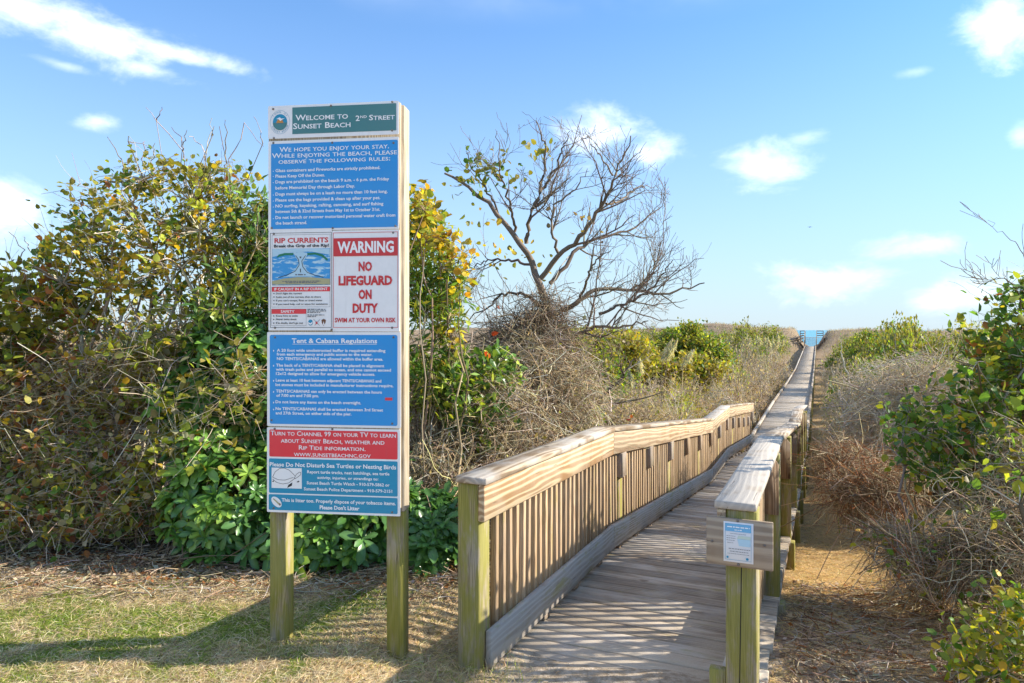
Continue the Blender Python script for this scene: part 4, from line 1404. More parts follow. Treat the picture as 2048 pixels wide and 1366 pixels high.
rosette_shrub("rosette_shrub", "large evergreen shrub with glossy leaf rosettes at the foot of the sign", gb(520, 5.75),
              [B(470, 1010, 5.5, .52, .42, .46), B(640, 1070, 5.35, .62, .38, .38), B(430, 900, 5.75, .38, .4, .33), B(720, 1010, 5.5, .45, .4, .45), B(600, 880, 5.9, .6, .4, .6)], 106, 240, 420)
rosette_shrub("rosette_shrub", "small dark blue green rosette shrub between the sign and the railing post", gb(860, 5.4),
              [B(860, 1090, 5.3, .22, .3, .28), B(880, 1030, 5.45, .16, .2, .16)], 107, 60, 60, tones=[0, 2, 4, 2])
rosette_shrub("rosette_shrub", "upper evergreen shrub with leaf rosettes filling the thicket left of the sign", gb(460, 6.2),
              [B(470, 740, 5.95, .42, .35, .45), B(390, 800, 6.0, .28, .35, .3)], 108, 60, 150, tones=[0, 1, 2, 3, 2])
bramble("vine_veil", "pale grey vines and hanging broad leaves over the evergreen shrub", gb(420, 5.6),
        [B(380, 900, 5.5, .55, .3, .6), B(300, 700, 5.8, .5, .3, .45), B(480, 760, 5.55, .35, .3, .35)], 109, 500, .32, .0024, ((PALE, 2), (TAN, 2), (GRY, 1)), 1500, ('broad', .045, .09),
        (((.30, .29, .17), 1.2), (OLIVE, 3), (YG, 2), (YEL, .4), (TAN, .6)), canes=3)
# ---- right of the sign
shrub("yellow_vine", "vine with bright yellow leaves hanging just right of the sign", "vine", gb(870, 6.0),
      [B(850, 420, 6.0, .18, .3, .24), B(895, 490, 6.0, .22, .3, .26), B(930, 560, 6.1, .12, .2, .24), B(905, 665, 6.0, .16, .2, .2), B(840, 440, 6.2, .2, .3, .35)], 110, 9, 170, 640, ('broad', .045, .085),
      ((YEL, 4), (YG, 2), (OLIVE, 1.5), ((.62, .34, .04), .5)), ((TAN, 1), (BRN, 1)), .012, .004, .5, 60)
shrub("green_shrub", "bright green narrow leaved shrub right of the sign", "shrub", gb(860, 6.2),
      [B(870, 600, 6.2, .32, .4, .42), B(830, 520, 6.4, .3, .4, .6), B(870, 760, 6.1, .4, .35, .36)], 111, 12, 420, 4600, ('narrow', .07, .12),
      ((MIDG, 3), (YG, 1.6), (DKG, 2), (OLIVE, 1)), ((TAN, 1), (BRN, 1)), .014, .004, .4, 0, spread=.05)
shrub("green_shrub", "low broad leaved green shrub growing through the brambles right of the sign", "shrub", gb(930, 6.3),
      [B(920, 790, 6.1, .42, .3, .3), B(1000, 740, 6.4, .3, .3, .2), B(960, 860, 6.2, .3, .3, .2)], 112, 9, 260, 1500, ('oval', .06, .11),
      ((MIDG, 3), (YG, 1.5), (DKG, 1.2)), ((TAN, 1), (PALE, 1)), .01, .0035, .5, 80, mat=M_GLOSS)
bramble("brambles", "dense tan brambles behind the left railing", gb(960, 6.3),
        [B(960, 860, 6.3, .75, .45, .62), B(880, 960, 5.9, .4, .4, .42), B(1100, 800, 7.0, .6, .5, .55), B(1080, 720, 7.4, .6, .5, .4)], 113, 6500, .36, .003,
        ((TAN, 3), (PALE, 2), (BRN, 1.2), (STRAW, 1)), 1500, ('chip', .03, .06), ((TAN, 2), (BRN, 1), (YG, .7), (OLIVE, .8)), canes=90)
bramble("brambles", "dark clump of dead vines round the trunk of the bare tree", gb(1030, 7.8),
        [B(1040, 690, 7.7, .5, .35, .36), B(1090, 650, 7.7, .3, .3, .4)], 114, 2000, .45, .0032, ((BRN, 3), (TAN, 2), (GRY, 1)), canes=40)

# ------------------------------------------------------------------ bare tree
def zo(x, y):
    return 800 + x * .4685, 220 + y * .4685
limbs = [
    [(690, 1366), (665, 1200), (655, 1080), (620, 960), (640, 870), (600, 760), (575, 680), (535, 590), (480, 510), (400, 440), (330, 360), (260, 290), (190, 270)],
    [(600, 720), (680, 610), (760, 560), (820, 480), (880, 390), (905, 290), (945, 220), (985, 110)],
    [(640, 875), (720, 850), (775, 800), (850, 765), (980, 770), (1100, 785), (1200, 770), (1300, 738)],
    [(640, 740), (720, 640), (800, 555), (900, 530), (1000, 505), (1060, 450), (1120, 410)],
    [(540, 570), (545, 470), (600, 350), (620, 240), (610, 130), (580, 45)],
    [(600, 350), (660, 260), (700, 160), (725, 90)],
    [(655, 1010), (760, 950), (860, 930), (960, 925), (1060, 900)],
    [(850, 870), (960, 830), (1050, 790), (1120, 700), (1165, 640)],
    [(640, 860), (540, 790), (440, 780), (380, 840), (250, 920)],
    [(490, 520), (470, 400), (430, 280), (415, 90)],
    [(680, 620), (640, 500), (660, 400), (760, 330), (800, 250)],
    [(560, 660), (480, 640), (400, 640), (330, 660), (260, 720)],
    [(700, 1366), (800, 1300), (870, 1210), (940, 1150), (1000, 1060)],
    [(880, 400), (960, 380), (1010, 330), (1080, 330)], [(980, 770), (1060, 720), (1100, 640), (1110, 575)],
    [(430, 460), (360, 320), (300, 230), (280, 150)], [(560, 1000), (520, 900), (440, 860)], [(770, 800), (800, 720), (830, 640), (900, 600)],
    [(910, 280), (860, 200), (810, 140), (795, 90)],
]
rs = np.random.RandomState(42)
tree = empty("bare_tree", gb(1125, 8.0), "leafless tree with crooked spreading limbs behind the left railing", "tree")
lim = []
for i, l in enumerate(limbs):
    c = np.array([zo(*p) for p in l]); n = len(c)
    dep = 8.0 + np.linspace(0, 1, n) * rs.uniform(-.9, .9) * (0 if i == 0 else 1) + rs.randn(n) * .03
    if i == 12: dep = 7.8 - np.linspace(0, 1, n) * .3
    P = np.array([pix(c[k, 0], c[k, 1], dep[k]) for k in range(n)])
    s = np.linspace(0, n - 1, 24)
    P = np.stack([np.interp(s, range(n), P[:, k]) for k in range(3)], -1)
    for _ in range(2):
        P[1:-1] = (P[:-2] + 2 * P[1:-1] + P[2:]) / 4
    P[1:-1] += rs.randn(22, 3) * .012
    lim.append(P)
if lim[0][0][2] > gz(lim[0][0][0], 8.0):
    lim[0][0][2] = gz(lim[0][0][0], 8.0) - .05
lim = np.array(lim)
r0 = np.array([.075, .04, .045, .032, .034, .022, .035, .024, .03, .022, .022, .022, .045, .018, .018, .018, .02, .022, .015])
lr = .8 * r0[:, None] * np.linspace(1, .16, 24)[None] ** .9
tr = add("trunk", wood_mesh("trunk", [(lim[:1], lr[:1], 8)], rs, (((.20, .16, .125), 1),)), tree)
tag(add("limbs", wood_mesh("limbs", [(lim[1:], lr[1:], 6)], rs, (((.19, .15, .115), 2), ((.25, .19, .14), 1))), tree), kind="stuff")


def spawn(P, R, n, lmul, ang, rs, K=8, lo=.2, upb=.3, rmul=.6, flat=.6):
    N, Kp, _ = P.shape
    plen = np.linalg.norm(np.diff(P, axis=1), axis=2).sum(1)
    k = rs.choice(N, n, p=plen / plen.sum()); s = np.clip((lo + (1 - lo) * rs.rand(n)) * (Kp - 1), 1, Kp - 2).astype(int)
    a = P[k, s]; t_ = nrm(P[k, s + 1] - P[k, s - 1])
    rd = rs.randn(n, 3); rd[:, 1] *= flat
    rd = nrm(rd - t_ * (rd * t_).sum(1)[:, None])
    d = nrm(t_ * math.cos(ang) + rd * math.sin(ang) + np.array([0, 0, upb]))
    L = lmul * (.35 + .9 * rs.rand(n)) * (1.15 - .5 * s / Kp)
    q = np.linspace(0, 1, K)
    curl = rs.randn(n, 3) * .35; curl[:, 1] *= flat; curl[:, 2] += .3
    C_ = a[:, None] + d[:, None] * (q[None, :, None] * L[:, None, None]) + curl[:, None] * (q[None, :, None] ** 2 * L[:, None, None] * .5)
    C_ += np.cumsum(rs.randn(n, K, 3) * .035, 1) * L[:, None, None] * q[None, :, None]
    rr = np.minimum(R[k, s] * rmul, .014)[:, None] * np.linspace(1, .3, K)[None]
    return C_, np.maximum(rr, .0022)
HX = [840, 900, 1000, 1070, 1130, 1170, 1260, 1290, 1330, 1370, 1412]; HY = [300, 275, 246, 226, 228, 250, 244, 282, 350, 455, 520]
def inside(g):
    P, R = g
    px = 1024 + 1400 * P[..., 0] / P[..., 1]; py = 660 - 1400 * (P[..., 2] - EYE) / P[..., 1]
    ok = ((px > 845) & (px < 1425) & (py > np.interp(px, HX, HY))).all(1)
    ok |= rs.rand(len(P)) < .12
    return P[ok], R[ok]
g1 = inside(spawn(lim[1:], lr[1:], 150, .7, .85, rs, upb=.15))
g2 = inside(spawn(*g1, 560, .36, .75, rs, upb=.2))
g3 = inside(spawn(*g2, 1150, .16, .7, rs, 5, upb=.25))
tag(add("twigs", wood_mesh("twigs", [(g1[0], g1[1], 4), (g2[0], g2[1], 3), (g3[0], g3[1], 3)], rs, (((.20, .155, .12), 2), ((.26, .2, .15), 1), (GRY, .3))), tree), kind="stuff")
# the few leaves still hanging on it: green tufts high up, yellow and red ones low
LP, LC = [], []
for (x, y, sx, sy, n, pal) in ((350, 240, 70, 35, 90, ((OLIVE, 2), (DKG, 2))), (600, 180, 40, 25, 30, ((OLIVE, 2), (YEL, .5))), (300, 330, 50, 40, 35, ((OLIVE, 1), (DKG, 1))), (470, 270, 60, 30, 25, ((OLIVE, 1), (DKG, 1))),
                               (350, 500, 60, 60, 16, ((OLIVE, 1), (YEL, 1))), (560, 640, 90, 50, 14, ((YEL, 1), (OLIVE, 1))), (780, 480, 90, 60, 14, ((YEL, 1), (BRN, 1))), (450, 620, 60, 60, 18, ((YEL, 1), (OLIVE, 1)))):
    q = np.array([pix(*zo(x + rs.randn() * sx, y + rs.randn() * sy), 8 + rs.randn() * .3) for _ in range(n)])
    LP.append(q); LC.append(pick(rs, pal, n))
LP = np.concatenate(LP); LC = np.concatenate(LC); n = len(LP)
V, Fi, m = leaves(LP, rs.randn(n, 3), rs.randn(n, 3), .045 + .045 * rs.rand(n), 'broad')
tag(add("foliage", mesh_np("foliage", V, Fi, M_LEAF, np.repeat(LC, m, 0)), tree), kind="stuff")
for (px, py, z_) in ((983, 669, 6.0), (974, 710, 6.0), (1262, 838, 8.6), (1000, 615, 7.9)):
    p = pix(px, py, z_); 
    o = empty("autumn_leaf", p, {983: "upper bright red leaf in the brambles behind the railing", 974: "lower orange red leaf in the brambles beside the sign", 1262: "small red leaf just above the far railing cap", 1000: "red leaf hanging beside the bare tree trunk"}[px], "leaf", "single red leaves")
    V, Fi, m = leaves(np.array([p, p + .01]), rs.randn(2, 3), rs.randn(2, 3), np.array([.065, .05]), 'broad')
    add("blade", mesh_np("blade", V, Fi, M_LEAF, np.repeat(np.array([(.50, .075, .03), (.5, .13, .04)]), m, 0)), o)
# ------------------------------------------------------------------ right side plants
shrub("vine_covered_shrub", "tall vine covered shrub with green, yellow and red leaves at the right edge", "shrub", gb(2060, 5.6),
      [B(2040, 760, 5.6, .5, .5, .6), B(2010, 660, 5.7, .3, .4, .38), B(2130, 700, 5.6, .6, .5, .75), B(1950, 830, 5.4, .34, .4, .42), B(2050, 610, 5.8, .3, .3, .3)], 201, 18, 640, 3500, ('broad', .04, .09),
      ((MIDG, 3), (DKG, 1.6), (YG, 2), (OLIVE, 1), (RUST, .4), (YEL, .4)), ((GRY, 2), (BRN, 2), (PALE, 1)), .02, .004, .35, 500, wig=.2)
shrub("vine_covered_shrub", "sparse leafy vines hanging below the tall shrub on the right", "shrub", gb(1900, 5.5),
      [B(1870, 900, 5.5, .42, .35, .32), B(1970, 940, 5.2, .4, .35, .34), B(1830, 830, 5.9, .3, .3, .25)], 202, 12, 340, 950, ('broad', .04, .085),
      ((DKG, 2), (MIDG, 2), (YG, 1.5), (RUST, .25)), ((GRY, 2), (BRN, 2), (PALE, 1)), .014, .0038, .5, 400, wig=.22)
shrub("tall_shrub", "tall loose shrub beyond the right edge that dapples the walk with shade", "shrub", (3.5, 3.9, gz(3.5, 3.9)),
      [(3.5, 3.9, 1.3, .6, .6, .6), (3.3, 4.3, 1.0, .5, .5, .5), (3.6, 4.2, 1.9, .5, .6, .45)], 208, 9, 170, 480, ('broad', .05, .10),
      ((MIDG, 3), (OLIVE, 2), (YG, 1.5)), ((GRY, 2), (BRN, 2)), .016, .004, .5, 200, wig=.2)
bramble("grey_brambles", "grey leafless brambles sprawling beside the path on the right", gb(1880, 4.9),
        [B(1900, 1120, 4.9, .46, .35, .26), B(2040, 1080, 4.7, .45, .4, .36), B(1800, 1090, 5.3, .28, .35, .2), B(2090, 960, 4.9, .4, .35, .4)], 203, 4200, .30, .0022,
        ((GRY, 2), (PALE, 1), (BRN, 2), (TAN, 2.5)), 1500, ('broad', .03, .065), ((MIDG, 1.5), (OLIVE, 1.5), (YG, 1), (RUST, .6), (TAN, 1)), canes=30)
bramble("grey_brambles", "long pale canes arching over the brambles on the right edge", gb(2020, 4.6),
        [B(2000, 1000, 4.5, .45, .3, .3), B(2060, 1120, 4.3, .4, .3, .3)], 204, 160, .4, .0026, ((TAN, 3), (PALE, 1)), canes=3)
shrub("yellow_green_shrub", "low yellow green leafy shrub in the bottom right corner", "shrub", gb(2000, 3.75),
      [B(1990, 1300, 3.75, .26, .25, .2), B(2070, 1260, 3.8, .3, .3, .28), B(1920, 1330, 3.7, .14, .2, .12)], 205, 12, 260, 950, ('broad', .035, .065),
      ((YG, 3), (YEL, 1.2), (MIDG, 2), (OLIVE, 1)), ((PALE, 2), (TAN, 2)), .007, .0025, .45, 300, wig=.2)
bramble("dry_brush", "tan wispy dry brush beside the boardwalk on the right", gb(1780, 8.2),
        [B(1780, 870, 8.2, .7, .6, .5), B(1775, 800, 9.5, .65, .7, .55), B(1860, 800, 8.4, .8, .7, .6)], 206, 6500, .34, .003, ((PALE, 2.5), (TAN, 2), (STRAW, 1), (GRY, 1)), 900, ('chip', .03, .06),
        ((TAN, 2), (PINK, 1), (YG, .3), (RUST, .3)), canes=60)
bramble("dry_brush", "reddish dead brush at the foot of the path on the right", gb(1720, 6.4),
        [B(1740, 980, 6.3, .45, .4, .3), B(1690, 930, 7.2, .35, .4, .3)], 207, 2200, .3, .0028, ((BRN, 2), (TAN, 2), (RUST, .8)), canes=30)


def branch(name, label, pts, r, seed, twn=14, pal=((BRN, 1),), cat="branch", drop=True):
    rs = np.random.RandomState(seed)
    P = np.array([pix(*p) for p in pts]); n = len(P)
    if drop:
        g = P[0].copy(); g[2] = gz(g[0], g[1]) - .02
        P = np.concatenate([g[None], P]); n += 1
    s = np.linspace(0, n - 1, 20)
    Q = np.stack([np.interp(s, range(n), P[:, k]) for k in range(3)], -1)
    for _ in range(2): Q[1:-1] = (Q[:-2] + 2 * Q[1:-1] + Q[2:]) / 4
    Q[1:-1] += rs.randn(18, 3) * .008
    R = r * np.linspace(1, .25, 20)
    o = empty(name, P[0], label, cat)
    add("limb", wood_mesh("limb", [(Q[None], R[None], 6)], rs, pal), o)
    t1 = spawn(Q[None], R[None], twn, .35, .7, rs, lo=.3); t2 = spawn(*t1, twn * 3, .16, .6, rs, 5)
    tag(add("twigs", wood_mesh("twigs", [(t1[0], t1[1], 4), (t2[0], t2[1], 3)], rs, pal), o), kind="stuff")
    return o


branch("arching_branch", "dark arching bare branch in front of the round bush on the right", [(1795, 800, 8.5), (1812, 770, 8.5), (1840, 748, 8.5), (1875, 740, 8.5), (1905, 752, 8.5)], .022, 301, 10, ((BRN, 1),))
branch("leaning_branch", "grey twisted bare stem leaning over the straw path", [(1735, 945, 8.6), (1712, 900, 8.6), (1694, 850, 8.6), (1684, 815, 8.7), (1678, 780, 8.8)], .022, 302, 8, ((GRY, 1),))
branch("bare_twigs", "thin dark bare twigs reaching left from the shrub at the right edge", [(2045, 600, 5.6), (2020, 560, 5.6), (1990, 555, 5.6), (1955, 575, 5.6)], .007, 303, 8, ((BRN, 1),))
branch("bare_twigs", "single long thin twig high above the shrub at the right edge", [(2050, 560, 5.7), (2048, 500, 5.7), (2010, 470, 5.7), (1975, 440, 5.7)], .005, 304, 2, ((BRN, 1),))
branch("dry_stalk", "tall pale stalk bending over in front of the round green bush", [(1700, 760, 14), (1690, 735, 14), (1682, 705, 14), (1682, 690, 14)], .02, 305, 1, ((PALE, 1),))
branch("stem_clump", "upright bunch of reddish dead stems in the right hand brambles", [(1880, 1225, 4.6), (1850, 1160, 4.6), (1815, 1090, 4.6)], .006, 306, 10, ((TAN, 1), (RUST, .5)))

# ------------------------------------------------------------------ brush field, kinds built once and copied
def proto_brush(seed, pal, n, h, r=.0075, leaf_n=0, leaf=('chip', .05, .1), lp=None, length=.6, wide=1.0):
    rs = np.random.RandomState(seed)
    bl = [(0, 0, h * .45, wide, wide, h * .5), (wide * .5, .2, h * .35, wide * .6, wide * .6, h * .4), (-wide * .5, -.2, h * .35, wide * .6, wide * .6, h * .4)]
    sets = woody(rs, (0, 0, 0), bl, 16, n, .02, r, .45, base_sp=wide * .35, wig=.2, sub=n)
    tw = wood_mesh("branches", sets, rs, pal)
    lf = leaf_mesh("foliage", sets, rs, leaf_n, leaf[1:], leaf[0], lp, None, .05, .3) if leaf_n else None
    return tw, lf


def proto_grass(seed, n, h, pal, wid=.012, spread=.35, K=5, lean=.5):
    rs = np.random.RandomState(seed)
    b = np.zeros((n, 3)); b[:, :2] = rs.randn(n, 2) * spread * .4
    d = rs.randn(n, 2) * lean * .5
    L = h * (.5 + .6 * rs.rand(n)); q = np.linspace(0, 1, K)
    P = np.zeros((n, K, 3)); P[:, :, 2] = L[:, None] * (q[None] - .25 * q[None] ** 2)
    P[:, :, :2] = b[:, None, :2] + d[:, None, :] * (q[None, :, None] ** 1.8) * L[:, None, None]
    return P, np.full((n, K), wid / 2) * np.linspace(1, .2, K)[None], rs


KIND = {
    'grey': [proto_brush(s, ((PALE, 3), (TAN, 1.5), (GRY, 1)), 700, 1.35, .006, 500, ('chip', .04, .08), ((TAN, 2), (PINK, 2))) for s in (401, 402)],
    'tan': [proto_brush(s, ((TAN, 3), (PINK, 1.5), (STRAW, 1), (BRN, .5)), 700, 1.35, .006, 800, ('chip', .04, .08), ((TAN, 2), (PINK, 2), (BRN, 1), (OLIVE, .6))) for s in (403, 404)],
    'olive': [proto_brush(s, ((BRN, 2), (TAN, 1)), 420, 1.7, .006, 4600, ('chip', .05, .10), ((OLIVE, 3), (DKG, 1.6), (YG, 1.1), (MIDG, 1))) for s in (405, 406)],
    'gold': [proto_brush(s, ((BRN, 1), (TAN, 1)), 360, 1.3, .006, 3800, ('narrow', .06, .12), ((YG, 2.5), ((.34, .26, .03), 2), (OLIVE, 1.5))) for s in (407,)],
}
gp, gr_, grs = proto_grass(408, 420, 1.0, None, .011, .8)
KIND['grass'] = [(wood_mesh("blades", [(gp, gr_, 3)], grs, ((STRAW, 3), (TAN, 2), (YG, .4)), M_DRY), None)]
DESC = {'grey': ("grey_brush", "grey leafless brush in the field beside the boardwalk", "brush"), 'tan': ("tan_brush", "brown leafless brush in the field beside the boardwalk", "brush"),
        'olive': ("olive_shrub", "rounded olive green shrub in the field beside the boardwalk", "shrub"), 'gold': ("golden_shrub", "yellow green shrub among the dry brush of the field", "shrub"),
        'grass': ("grass_tussock", "straw coloured grass tussock among the brush of the field", "grass tussock")}
PART = {'grey': ("branches", "foliage"), 'tan': ("branches", "foliage"), 'olive': ("branches", "foliage"), 'gold': ("branches", "foliage"), 'grass': ("blades", None)}
used = {}


def put(kind, x, y, sc, rz, label=None, hz=1.0, group=True):
    nm, lb, cat = DESC[kind]
    pr = KIND[kind]; a, b = pr[used.get(kind, 0) % len(pr)]
    used[kind] = used.get(kind, 0) + 1
    grp = None
    if label is None:
        sd_ = "left" if tu(x, y)[1] < .7 else "right"
        band = "near the railings" if y < 20 else ("halfway to the dunes" if y < 45 else "near the far dunes")
        label = lb.split(" in the")[0].split(" among")[0].split(" with pale")[0] + " " + sd_ + " of the boardwalk, " + band
        grp = cat + " " + sd_ + " of the boardwalk, " + band
    o = empty(nm, (x, y, gz(x, y) - .05), label, cat, grp)
    M = o.matrix_basis @ Matrix.Rotation(rz, 4, 'Z') @ Matrix.Diagonal((sc, sc, sc * hz, 1))
    tag(add(PART[kind][0], a, o, M), kind="stuff")
    if b is not None: tag(add(PART[kind][1], b, o, M), kind="stuff")
    return o


M_PLUME = leafmat('plume_hair', .8, .5, .1)


def plumes(label, axes, z, seed, hair=.004, n=300, wd=.032):
    rs = np.random.RandomState(seed)
    S_, H_ = [], []
    for (x0, y0, x1, y1) in axes:
        a_, b_ = pix(x0, y0, z), pix(x1, y1, z + .1)
        g_ = np.array(gb((x0 + axes[0][0]) / 2 - 5, z))
        S_.append(np.concatenate([bez(g_[None], ((g_ + a_) / 2 + np.array([0, 0, .2]))[None], a_[None], 6)[0], [(a_ + b_) / 2, b_]]))
        q = rs.rand(n, 1) ** .8; p_ = a_ + (b_ - a_) * q; L_ = np.linalg.norm(b_ - a_)
        wdq = wd * np.sin(np.clip(q * 3.0 + .15, 0, 3.14)) + .008
        t_ = p_ - (b_ - a_) * .22 * rs.rand(n, 1) + rs.randn(n, 3) * wdq - np.array([0, 0, .03])
        H_.append(bez(p_, (p_ + t_) / 2 + rs.randn(n, 3) * .015 + np.array([0, 0, .02]), t_, 4))
    o = empty("plume_grass", gb(axes[0][0], z), label, "plume grass")
    S_ = np.array(S_); H_ = np.concatenate(H_)
    tag(add("stalks", wood_mesh("stalks", [(S_, np.full(S_.shape[:2], .006), 4)], rs, ((STRAW, 1),), M_DRY), o), kind="stuff")
    tag(add("plumes", wood_mesh("plumes", [(H_, np.full(H_.shape[:2], hair) * np.linspace(1, .5, 4), 3)], rs, (((.85, .80, .70), 2), ((.80, .72, .58), 1)), M_PLUME), o), kind="stuff")
    gp_, gr2, _ = proto_grass(seed, 160, .9, None, .012, .5)
    gp_ = gp_ + np.array(gb(axes[0][0], z))
    tag(add("leaf_blades", wood_mesh("leaf_blades", [(gp_, gr2, 3)], rs, ((STRAW, 2), (YG, .5)), M_DRY), o), kind="stuff")


plumes("two leaning white plumes of grass left of the boardwalk below the skyline bush", [(1325, 716, 1346, 676), (1334, 716, 1356, 676)], 12.5, 601)
plumes("single white grass plume right of the two leaning plumes", [(1366, 730, 1388, 698)], 12.5, 602)
plumes("white grass plume and stalks seen between the limbs of the bare tree", [(1281, 745, 1279, 716), (1262, 770, 1258, 738)], 11.5, 603)
plumes("cream grass plumes in the dry brush right of the boardwalk", [(1735, 808, 1738, 762), (1748, 812, 1756, 768), (1722, 806, 1716, 775)], 9.6, 604)
rs = np.random.RandomState(9)
placed = []
def free(x, y, d):
    for (a, b, c) in placed:
        if (a - x) ** 2 + (b - y) ** 2 < (.5 * (d + c)) ** 2: return False
    return True
# landmarks first
big = ((OLIVE, 3), (YG, 1.8), (MIDG, 1.5), (DKG, 1.6), ((.36, .30, .035), 1))
gold_ = (((.40, .32, .045), 3), (OLIVE, 3), (YG, 1), (TAN, 1.2), (DKG, .6))
big0_ = big
for (lb, px, z, bl, sd__, n_) in (("big round yellow green bush close to the boardwalk on the right", 1752, 38.0, [B(1748, 712, 38, 1.7, 1.6, 1.5), B(1700, 735, 38, 1.3, 1.2, 1.1), B(1800, 732, 38, 1.5, 1.2, 1.1), B(1737, 690, 38, .9, .9, 1.0)], 501, 15000),
                              ("tall olive green bush on the left skyline", 1372, 26.0, [B(1378, 690, 26, .85, .9, .85), B(1330, 705, 26, .9, .8, .75), B(1420, 715, 26, .9, .8, .75)], 502, 10000),
                              ("dark olive bush behind the limbs of the bare tree", 1230, 18.0, [B(1230, 715, 18, 1.2, .9, .7), B(1160, 725, 18, .9, .8, .6)], 503, 7000),
                              ("yellow green bush beside the leaning white plumes", 1330, 20.0, [B(1320, 750, 20, 1.0, .8, .55), B(1400, 740, 21, .8, .7, .55)], 504, 6500),
                              ("low yellow green bush right of the big round bush", 1850, 30.0, [B(1850, 745, 30, 1.3, 1.0, .7), B(1900, 760, 28, 1.0, .9, .6)], 505, 5500)):
    big = gold_ if sd__ in (503, 504, 505) else big0_
    shrub("round_bush", lb, "bush", gb(px, z), bl, sd__, 16, 420, n_, ('chip', .09, .17), big, ((BRN, 1), (TAN, 1)), .03, .01, .3, 0, spread=.1)
    placed.append(((px - 1024) / 1400 * z, z, 3.4))
for i in range(13):
    z = 42 + rs.rand() * 9; px = 1425 + i * 11 + rs.rand() * 6; y0 = 698 - rs.rand() * 8
    plumes("pale grass plume clump in the row below the left dune ridge, number %d from the left" % (i + 1), [(px, y0, px + rs.randn() * 3, y0 - 20 - 8 * rs.rand()), (px + 4, y0, px + 7 + rs.randn() * 2, y0 - 16)], z, 610 + i, .014, 110, .09)
for (kind, px, z, sc, hz) in (('tan', 1255, 10, .8, 1), ('grey', 1300, 12, .9, 1), ('gold', 1345, 13.5, .8, 1), ('tan', 1350, 16, 1.0, 1), ('grey', 1402, 18.5, 1.0, 1), ('tan', 1432, 21, 1.0, 1.1), ('grey', 1456, 24, 1.1, 1.1),
                          ('gold', 1400, 22, 1.0, 1.1), ('tan', 1478, 28, 1.2, 1.1), ('grass', 1440, 19, .7, 1), ('grass', 1395, 15.5, .7, 1), ('grey', 1502, 33, 1.3, 1), ('tan', 1522, 40, 1.5, 1), ('olive', 1440, 30, 1.2, 1), ('grey', 1545, 50, 1.6, .9),
                          ('tan', 1190, 11, .9, 1), ('gold', 1220, 14, .9, 1.1), ('grey', 1150, 13, 1, 1), ('tan', 1300, 15, 1, 1), ('grass', 1330, 11.2, .6, 1),
                          ('grey', 1762, 12.5, .8, 1), ('tan', 1737, 15, .9, 1), ('grey', 1714, 20, 1.0, 1), ('tan', 1707, 24, 1.1, 1), ('grey', 1694, 30, 1.15, 1), ('tan', 1684, 37, 1.2, .9), ('grey', 1675, 47, 1.4, .8), ('tan', 1800, 17, 1.1, 1), ('grey', 1790, 22, 1.2, 1.1)):
    x = (px - 1024) / 1400 * z
    py = np.interp(z, [10, 20, 50], [745, 715, 682]) if px < 1600 else np.interp(z, [12, 20, 50], [780, 735, 688])
    hz = float(np.clip((EYE - (py - 660) / 1400 * z - gz(x, z)) / (1.3 * sc), .8, 2.4)) * rs.uniform(.85, 1.08)
    put(kind, x, z, sc, rs.rand() * 6.28, None, hz)
    placed.append((x, z, sc * .9))
N_ = 29
for _ in range(9000):
    if N_ >= 400: break
    t = 5 + 88 * rs.rand() ** 2.0
    side = 1 if rs.rand() < .5 else -1
    wmax = 6 + t * .75
    u = (-1.55 - rs.rand() ** 1.2 * wmax) if side < 0 else (2.9 + rs.rand() ** 1.2 * wmax * .9)
    p = path(t, u); x, y = p.x, p.y
    if y < 9.0 or (side > 0 and y < 9.5): continue
    px = 1024 + 1400 * x / y
    if px < 1060 or px > 2250: continue
    sc = .65 + .5 * rs.rand() + .014 * t
    if not free(x, y, .7 + .025 * t): continue
    gap = (-u if side < 0 else u - 1.5)
    if gap < sc * (1.05 if t < 35 else 1.35) + (.25 if side < 0 or t > 20 else .9): continue
    nval = float(fbm(np.array([x * .16]), np.array([y * .16]), 3, 77)[0])
    q = rs.rand()
    if nval > .46: kind = 'olive' if q < .45 else ('gold' if q < .75 else ('tan' if q < .9 else 'grass'))
    else: kind = 'grey' if q < .4 else ('tan' if q < .74 else ('grass' if q < .85 else ('olive' if q < .94 else 'gold')))
    top = (EYE - gz(x, y) - .35 + .004 * t)
    hz = min(2.0, top / (1.3 * sc)) * (.72 + .33 * rs.rand())
    put(kind, x, y, sc, rs.rand() * 6.28, None, hz)
    placed.append((x, y, .7 + .025 * t)); N_ += 1

